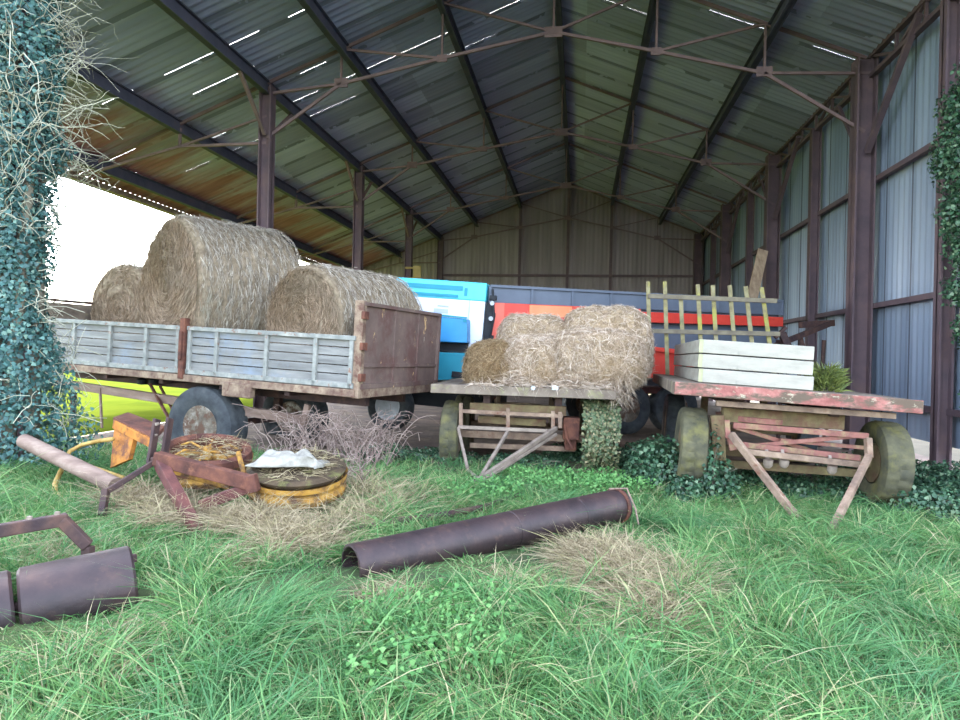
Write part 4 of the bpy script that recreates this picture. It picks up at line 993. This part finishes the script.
# orange hood
mb = MB(); pts = [W(113, 417, 7.3), W(153, 437, 6.9), W(165, 426, 7.3), W(128, 412, 7.7)]
mb.add(pts + [p + Vector((0, 0, -.05)) for p in pts], [(0, 1, 2, 3), (4, 7, 6, 5), (0, 4, 5, 1), (1, 5, 6, 2), (2, 6, 7, 3), (3, 7, 4, 0)])
hood = mb.build('hood', 'rust', tm, world=True, bevel=.006)
MB().bar(W(114, 424, 7.28), W(153, 444, 6.88), .03, .09).build('hood_edge', 'orange', hood, world=True, bevel=.005)
mb = MB(); pts = [W(114, 427, 7.3), W(134, 436, 7.1), W(128, 460, 7.05), W(110, 468, 7.15)]
mb.add(pts + [p + Vector((.02, .05, 0)) for p in pts], [(0, 1, 2, 3), (4, 7, 6, 5), (0, 4, 5, 1), (1, 5, 6, 2), (2, 6, 7, 3), (3, 7, 4, 0)]); mb.build('side_plate', 'orange', tm, world=True, bevel=.004)
mb = MB(); mb.tube([W(*p) for p in ((113, 439, 7.1), (98, 441, 7.2), (82, 445, 7.3), (70, 451, 7.25), (67, 457, 7.1), (75, 462, 7.0), (100, 470, 6.75), (123, 478, 6.5))], .022, 8)
mb.build('guard_hoop', 'yellowpipe', tm, world=True, smooth=True)
mb = MB(); mb.tube([W(*p) for p in ((66, 462, 7.05), (60, 473, 6.9), (55, 484, 6.75), (55, 492, 6.6), (62, 499, 6.45), (80, 507, 6.2))], .025, 8)
mb.build('guard_hoop', 'yellowpipe', tm, world=True, smooth=True)
# loose tube lying across
a, b = W(24, 441, 7.3), W(116, 486, 6.3)
o = MB().tube([a, a.lerp(b, .5), b], .075, 16).build('steel_tube', 'palebeam', smooth='auto'); tag(o, 'pale rusty steel tube lying slanted in front of the ivy', 'tube')
# white rag on the right disc
mb = MB(); vs = []; n = 30
for i in range(n):
    for j in range(n):
        u, v = i / (n - 1), j / (n - 1); edge = 1 - max(abs(2 * u - 1), abs(2 * v - 1)) ** 3
        w1 = noise.noise(Vector((u * 2.6, v * 2.6, 2))); w2 = noise.noise(Vector((u * 5.5, v * 7, 7)))
        q = cR + Vector((-.38 + .66 * u + .1 * noise.noise(Vector((u * 2, v * 2, 9))), -.28 + .5 * v + .12 * noise.noise(Vector((u * 2, v * 3, 4))), .06 - .03 * v))
        q.z += edge * (.09 + .08 * w1 + .07 * w2) ; vs.append(q)
fs = [(i * n + j, (i + 1) * n + j, (i + 1) * n + j + 1, i * n + j + 1) for i in range(n - 1) for j in range(n - 1)]
mb.add(vs, fs); o = mb.build('rag', 'rag', smooth=True); tag(o, 'crumpled white rag lying on the right mower disc', 'rag'); so_ = o.modifiers.new('thick', 'SOLIDIFY'); so_.thickness = .008

n = 900; a_ = rng.uniform(0, 2 * np.pi, n); q_ = np.sqrt(rng.uniform(0, 1, n)) * .4; pick = rng.uniform(size=n) < .6
cc_ = np.where(pick[:, None], np.array(cR)[None], np.array(cL)[None])
Bp = cc_ + np.stack([np.cos(a_) * q_, np.sin(a_) * q_, np.sin(a_) * q_ * .21 + .055], 1)
Vd, fd = blades(Bp, unit(np.stack([rng.normal(size=n), rng.normal(size=n), rng.uniform(-.05, .35, n)], 1)), rng.uniform(.06, .2, n), rng.uniform(.002, .0035, n), np.broadcast_to(np.array([0, 0, -.2]), (n, 3)), 2)
o = mesh_np('dry_grass', Vd, fd, 'dry'); tag(o, 'dead grass stems lying on top of the mower discs', 'dry grass', kind='stuff')
# dark fallen branch behind the roller
a, b, c_ = G(352, 541), G(430, 527), G(520, 501)
o = MB().tube([a + Vector((0, 0, .07)), a.lerp(b, .5) + Vector((0, 0, .1)), b + Vector((0, 0, .08)), b.lerp(c_, .5) + Vector((.03, 0, .05)), c_ + Vector((0, 0, .07))], [.035, .04, .035, .03, .02], 8).build('fallen_branch', 'rust_dark', smooth=True)
tag(o, 'dark fallen branch lying in the grass behind the long roller', 'branch')

# ---------------------------------------------------------------- plants
GZ = np.vectorize(gz)
def to_pix(P):
    R_ = np.array(CAMROT); q = (P - np.array(CAMLOC)) @ R_; return 480 - 700 * q[:, 0] / q[:, 2], 360 + 700 * q[:, 1] / q[:, 2], -q[:, 2]
def seg_dist(P, a, b):
    a = np.array(a[:2]); b = np.array(b[:2]); d = b - a; t = np.clip(((P - a) @ d) / (d @ d), 0, 1); return np.linalg.norm(P - a - t[:, None] * d, axis=1)
def vnoise(P, s, off=0.0):
    return np.array([noise.noise(Vector((p[0] * s + off, p[1] * s, off))) for p in P])
def scatter(n, y0, y1, x0=-11.5, x1=9):
    P = np.stack([rng.uniform(x0, x1, n), rng.uniform(y0, y1, n)], 1)
    P3_ = np.concatenate([P, np.zeros((n, 1))], 1); px, py, d = to_pix(P3_)
    return P[(px > -180) & (px < 1150) & (d > 2.3)]
def clear(P, ivy=True):
    k = (seg_dist(P, PA, PB) > .13) & (seg_dist(P, RA, RB) > .15)
    return P[k]
P = scatter(640000, 1.7, 9.3); P = clear(P)
# thin out with distance and under the trailers
d = np.hypot(P[:, 0], P[:, 1]); pr = np.clip(1.25 - d * .06, .45, 1.0); pr[P[:, 1] > 8.6] *= .35
big = vnoise(P[::1], .9) if len(P) < 300000 else None
P = P[rng.uniform(size=len(P)) < pr]
print('grass blades', len(P))
nz = vnoise(P, .9); nz2 = vnoise(P, 3.5, 5.0); nz3 = vnoise(P, 9.0, 2.0)
N = len(P); longb = (rng.uniform(size=N) < .17 + .3 * nz2)
hgt = np.clip(.13 + .12 * nz + .12 * nz2 + .05 * nz3, .05, .4) * rng.uniform(.6, 1.25, N)
hgt[longb] = np.clip(.23 + .18 * nz[longb] + .12 * nz2[longb], .12, .5) * rng.uniform(.7, 1.3, longb.sum())
hgt[P[:, 1] > 7.6] *= .7
hgt *= np.where(seg_dist(P, PA + Vector((-.1, -.4, 0)), PB + Vector((.1, -.4, 0))) < .4, .34, 1)
hgt *= np.where(seg_dist(P, PA + Vector((-.1, -.8, 0)), PB + Vector((.1, -.8, 0))) < .4, .6, 1)
hgt *= np.where(np.hypot(P[:, 0] - PA.x + .15, P[:, 1] - PA.y + .1) < .35, .6, 1)
hgt *= np.where(seg_dist(P, cL + Vector((-.3, -.5, 0)), cR + Vector((.1, -.45, 0))) < .5, .5, 1)
mf0, mf1 = G(150, 530), G(275, 535)
hgt *= np.where(seg_dist(P, mf0, mf1) < .62, .42, 1)
hgt *= np.where(seg_dist(P, RM + Vector((0, -.4, 0)), RB + Vector((0, -.4, 0))) < .35, .45, 1)
base = np.stack([P[:, 0], P[:, 1], GZ(P[:, 0], P[:, 1]) - .01], 1)
lean = np.stack([vnoise(P, 2.6, 9.0), vnoise(P, 2.6, 17.0), np.zeros(N)], 1) * 1.3
dv = unit(np.stack([rng.normal(0, .35, N), rng.normal(0, .35, N), np.ones(N)], 1) + lean * .5)
bend = np.stack([rng.normal(0, .4, N), rng.normal(0, .4, N), rng.uniform(-.5, -.1, N)], 1) + lean * .6
bend[longb] *= 1.35
V, fs = blades(base, dv, hgt * 1.25, np.where(longb, rng.uniform(.003, .0062, N), rng.uniform(.002, .0042, N)), bend, 3)
o = mesh_np('grass', V, fs, 'grass'); tag(o, 'long green grass covering the ground in front of the barn', 'grass', kind='stuff')

def tuft(name, label, spots, n, hmin, hmax, mat, spread=1.0, cat='dry grass', lying=.6, wmul=1.0):
    """clumps at (centre, radius) pairs"""
    B = []; 
    for c, r in spots:
        k = int(n * r * r / sum(q * q for _, q in spots)); a = rng.uniform(0, 2 * np.pi, k); q = np.sqrt(rng.uniform(0, 1, k)) * r
        B.append(np.stack([c.x + np.cos(a) * q * spread, c.y + np.sin(a) * q], 1))
    B = np.concatenate(B); N = len(B); base = np.stack([B[:, 0], B[:, 1], GZ(B[:, 0], B[:, 1])], 1)
    dv = unit(np.stack([rng.normal(0, lying, N), rng.normal(0, lying, N), np.ones(N) * .9], 1))
    V, fs = blades(base, dv, rng.uniform(hmin, hmax, N), rng.uniform(.002, .004, N) * wmul, np.stack([rng.normal(0, .4, N), rng.normal(0, .4, N), rng.uniform(-.7, -.2, N)], 1), 3)
    o = mesh_np(name, V, fs, mat); return tag(o, label, cat, kind='stuff')
tuft('dry_grass', 'dead straw-coloured grass tussock right of the long roller', [(G(645, 585), .38), (G(600, 560), .28), (G(655, 620), .25)], 13000, .15, .42, 'dry', lying=.95)
tuft('dry_grass', 'dead grass growing through the wrecked mower', [(G(140, 505), .35), (G(175, 520), .28), (G(250, 525), .3), (G(300, 545), .32)], 6200, .18, .5, 'dry', lying=.8)
tuft('dry_grass', 'long dead stems between the mower and the long roller', [(G(340, 500), .4), (G(390, 510), .35), (G(360, 530), .3)], 3600, .25, .65, 'dry', lying=.8)
tuft('dry_grass', 'small dead tufts in front of the long roller', [(G(390, 600), .2), (G(520, 585), .22), (G(250, 560), .25), (G(590, 630), .22)], 1500, .12, .3, 'dry', lying=.9)
tuft('dry_grass', 'dry grass below the land roller at the left edge', [(G(130, 660), .3), (G(60, 560), .35)], 900, .15, .35, 'dry')

def broad(name, label, spots, n, size, hmax, mat, cat='weeds', kind='stuff'):
    B = []
    for c, r in spots:
        k = int(n * r * r / sum(q * q for _, q in spots)); a = rng.uniform(0, 2 * np.pi, k); q = np.sqrt(rng.uniform(0, 1, k)) * r
        B.append(np.stack([c.x + np.cos(a) * q, c.y + np.sin(a) * q], 1))
    B = np.concatenate(B); N = len(B); P = np.stack([B[:, 0], B[:, 1], GZ(B[:, 0], B[:, 1]) + rng.uniform(.05, hmax, N)], 1)
    V, fs = leafset(P, np.stack([rng.normal(0, .5, N), rng.normal(-.3, .5, N), np.ones(N)], 1), rng.uniform(.6, 1.3, N) * size)
    o = mesh_np(name, V, fs, mat); return tag(o, label, cat, kind=kind)
broad('weeds', 'fresh broad-leaved weeds in front of the long roller', [(G(420, 635), .35), (G(470, 620), .3), (G(460, 665), .3), (G(390, 690), .2), (G(640, 665), .15)], 1100, .028, .16, 'weed')
broad('weeds', 'bright green weeds between the middle trailer and the long roller', [(G(560, 490), .6), (G(480, 500), .45), (G(620, 490), .5)], 4200, .03, .2, 'weed')
def ivy_heap(name, label, spots, n, size, mat='ivy', cat='ivy', parts=True):
    c0 = spots[0][0]; t = thing(name, label, cat, loc=Vector((c0.x, c0.y, gz(c0.x, c0.y)))); Ps = []; Ns = []; tot = sum(r * r for _, r, _ in spots)
    for c, r, hh in spots:
        mb = MB()
        k = int(n * r * r / tot); v = unit(rng.normal(size=(k, 3))); v[:, 2] = np.abs(v[:, 2]); q = rng.uniform(.6, 1.05, (k, 1))
        Ps.append(np.array([c.x, c.y, gz(c.x, c.y)]) + v * q * np.array([r, r, hh])); Ns.append(v)
        for j in range(int(6 + r * 10)):
            a = rng.uniform(0, 6.28); e = Vector((c.x + math.cos(a) * r * .8, c.y + math.sin(a) * r * .8, gz(c.x, c.y) + hh * rng.uniform(.3, .8))); b = Vector((c.x, c.y, gz(c.x, c.y)))
            mb.tube([b, b.lerp(e, .5) + Vector((0, 0, hh * .25)), e], .005, 4)
        mb.build('stem', 'bark', t, world=True)
    V, fs = leafset(np.concatenate(Ps), np.concatenate(Ns), rng.uniform(.6, 1.3, sum(len(p) for p in Ps)) * size)
    mesh_np('leaves', V, fs, mat, t); return t
def gp(px, py, d): p = W(px, py, d); return p
ivy_heap('ivy_clump', 'dark ivy mound at the foot of the right wall', [(gp(915, 465, 8.6), .75, .4), (gp(960, 470, 8.2), .8, .45), (gp(870, 470, 9.3), .7, .4), (gp(990, 490, 7.4), .7, .38), (gp(925, 490, 7.3), .5, .3)], 14000, .042)
ivy_heap('ivy_clump', 'ivy growing over the left wheel of the red-edged trailer', [(gp(660, 470, 8.2), .42, .65), (gp(718, 475, 7.7), .26, .5), (gp(685, 488, 7.5), .22, .3), (gp(712, 460, 7.6), .14, .85)], 5200, .042)
ivy_heap('ivy_clump', 'ivy and nettles in the dark gap between the two flatbeds', [(gp(645, 465, 9.6), .5, .4), (gp(575, 460, 10.6), .5, .25)], 6000, .04)
ivy_heap('ivy_clump', 'low ivy under the middle trailer drawbar', [(gp(520, 455, 9.6), .7, .15), (gp(440, 455, 10.0), .6, .14), (gp(380, 455, 9.8), .6, .2)], 6000, .034)
ivy_heap('ivy_clump', 'low ivy under the drawbar of the red-edged trailer', [(gp(780, 480, 8.3), .7, .2), (gp(840, 490, 8.0), .5, .2), (gp(740, 480, 8.4), .5, .22)], 6000, .038)
# ivy on the tyre of the middle trailer
tv = thing('tyre_ivy', 'pale ivy wrapping the right front tyre of the middle trailer', 'ivy', loc=(T2 @ Vector((P2(598, 437, .5)[0], .5, 0))))
c_ = np.array(T2 @ Vector((P2(598, 437, .5)[0], .5, P2(598, 437, .5)[2]))); n = 3600; th = rng.uniform(0, 2 * np.pi, n); u = rng.uniform(-.24, .24, n)
ux = np.array(T2.to_3x3().col[0]); uy = np.array(T2.to_3x3().col[1]); uz = np.array(T2.to_3x3().col[2])
Nn = uy * np.cos(th)[:, None] + uz * np.sin(th)[:, None]; k = (Nn[:, 1] < .4); Nn = Nn[k]; u = u[k]
V, fs = leafset(c_ + Nn * (R2 + .03) + ux * u[:, None], Nn, rng.uniform(.03, .055, len(u))); mesh_np('leaves', V, fs, 'ivy_dry', tv)
mb = MB()
for j in range(7):
    u0 = -.2 + j * .065; mb.tube([Vector(c_) + Vector(ux) * (u0 + .03 * math.sin(a * 3)) + (Vector(uy) * math.cos(a) + Vector(uz) * math.sin(a)) * (R2 + .012) for a in np.linspace(1.7, 4.5, 10)], .006, 4)
mb.build('stem', 'bark', tv, world=True)
# dried brambles under the tipping trailer
def bramble(label, spots, n, hh, mat='bramble'):
    c0 = spots[0][0]; mb = MB()
    for c, r in spots:
        for j in range(n):
            a = rng.uniform(0, 6.28); b = Vector((c.x + rng.normal(0, r * .6), c.y + rng.normal(0, r * .4), 0)); b.z = gz(b.x, b.y)
            L_ = hh * rng.uniform(.5, 1.2); dx, dy = math.cos(a) * L_ * .7, math.sin(a) * L_ * .5; pts = []
            for k in range(7):
                t_ = k / 6; pts.append(b + Vector((dx * t_, dy * t_, L_ * (t_ - .55 * t_ * t_) * 1.6)) + Vector((rng.normal(0, .02), rng.normal(0, .02), rng.normal(0, .02))))
            mb.tube(pts, [.007 - .0008 * k for k in range(7)], 4)
            for k in (2, 3, 4, 5):
                e = Vector((rng.normal(0, .09), rng.normal(0, .09), rng.normal(.03, .07))); mb.tube([pts[k], pts[k] + e * .6, pts[k] + e * 1.2 + Vector((0, 0, -.03))], .003, 3, False)
    o = mb.build('dried_bramble', mat); return tag(o, label, 'bramble')
bramble('tangle of dried brambles under the tailgate corner of the tipping trailer', [(gp(340, 440, 9.1), .4), (gp(310, 440, 9.3), .35), (gp(370, 440, 9.2), .3)], 42, .8)
bramble('thin dead stalks behind the wrecked mower disc', [(gp(345, 490, 7.2), .4), (gp(300, 470, 7.6), .3)], 16, .6)

# ivy-clad column at the left front
cx, cy = XL - .05, 7.25; gb = gz(cx, cy)
tl = thing('ivy_column', 'tall column of old ivy with bare pale vines at the left edge', 'ivy', loc=Vector((cx, cy, gb)))
def ivr(z): return .36 + .34 * math.exp(-((z - .35) / .8) ** 2) + .06 * math.sin(z * 2.1) + .05 * math.sin(z * 5.3 + 1) + .12 * (z > 4.2)
n = 30000; z = rng.uniform(0, 6.6, n) ** 1.0; th = rng.uniform(0, 2 * np.pi, n)
rr = np.array([ivr(q) for q in z]) * rng.uniform(.55, 1.08, n) * (1 + .15 * np.sin(th * 3 + z * 2))
Pv = np.stack([cx + np.cos(th) * rr, cy + np.sin(th) * rr, gb + z], 1); Nv = np.stack([np.cos(th), np.sin(th), np.full(n, .25)], 1)
V, fs = leafset(Pv, Nv, rng.uniform(.028, .062, n)); mesh_np('leaves', V, fs, 'ivy_blue', tl)
mb = MB()
for j in range(5):
    a = j * 1.26; mb.tube([Vector((cx + math.cos(a + .15 * k) * .2, cy + math.sin(a + .15 * k) * .2, gb + k * .55)) for k in range(12)], [.09 - .004 * k for k in range(12)], 8)
mb.build('stem', 'bark', tl, world=True, smooth=True)
mb = MB()
for j in range(900):
    z0 = rng.uniform(.4, 6.5) if j > 420 else rng.uniform(2.6, 6.6); a = rng.uniform(0, 6.28); r0 = ivr(z0) * .8; p = Vector((cx + math.cos(a) * r0, cy + math.sin(a) * r0, gb + z0))
    far_ = 1.0 if z0 > 3 else .55; dirv = Vector((math.cos(a) + .25, math.sin(a), rng.normal(.15, .4))); pts = [p]; st = rng.uniform(.04, .11) * far_
    for k in range(9):
        dirv = (dirv + Vector((rng.normal(0, .35), rng.normal(0, .35), rng.normal(-.06, .3)))).normalized(); p = p + dirv * st; pts.append(p)
    mb.tube(pts, [(.009 - .0007 * k) * (.5 + .5 * (j % 3 == 0)) for k in range(10)], 4, False)
    if j % 2:
        q = pts[4]; e = Vector((rng.normal(.1, .2), rng.normal(0, .15), rng.normal(0, .15))); mb.tube([q, q + e * .5 + Vector((0, 0, .03)), q + e], .005, 3, False)
mb.build('bare_vine', 'bleach', tl, world=True, smooth=True)
# ivy hanging at the right edge
tv = thing('climbing_ivy', 'green ivy climbing the right wall near the front', 'ivy', loc=Vector((XR, 9.8, gz(XR, 9.8))))
Ps = []; Ns = []
for c, r in ((W(957, 110, 9.2), .32), (W(948, 150, 9.3), .3), (W(962, 170, 9.0), .4), (W(955, 215, 9.1), .3), (W(962, 250, 9.2), .28), (W(955, 290, 9.2), .22), (W(968, 330, 9.2), .25), (W(975, 80, 9.0), .35), (W(985, 200, 9.0), .4), (W(936, 168, 9.4), .14), (W(975, 400, 9.1), .22)):
    k = int(6500 * r * r); v = unit(rng.normal(size=(k, 3))); Ps.append(np.array(c) + v * rng.uniform(.4, 1.05, (k, 1)) * r * np.array([.8, .8, 1.2])); Ns.append(v)
Ps = np.concatenate(Ps); Ps[:, 0] = np.minimum(Ps[:, 0], XR + .14)
V, fs = leafset(Ps, np.concatenate(Ns), rng.uniform(.03, .06, len(Ps))); mesh_np('leaves', V, fs, 'ivy', tv)
mb = MB()
for j in range(4):
    x0 = W(965 + 6 * j, 300, 9.2)
    mb.tube([Vector((min(XR + .1, x0.x + .05 * math.sin(k + j)), x0.y + .08 * math.sin(k * 1.3 + j), gz(x0.x, x0.y) + k * .42)) for k in range(12)], .014, 5)
mb.build('stem', 'bark', tv, world=True)
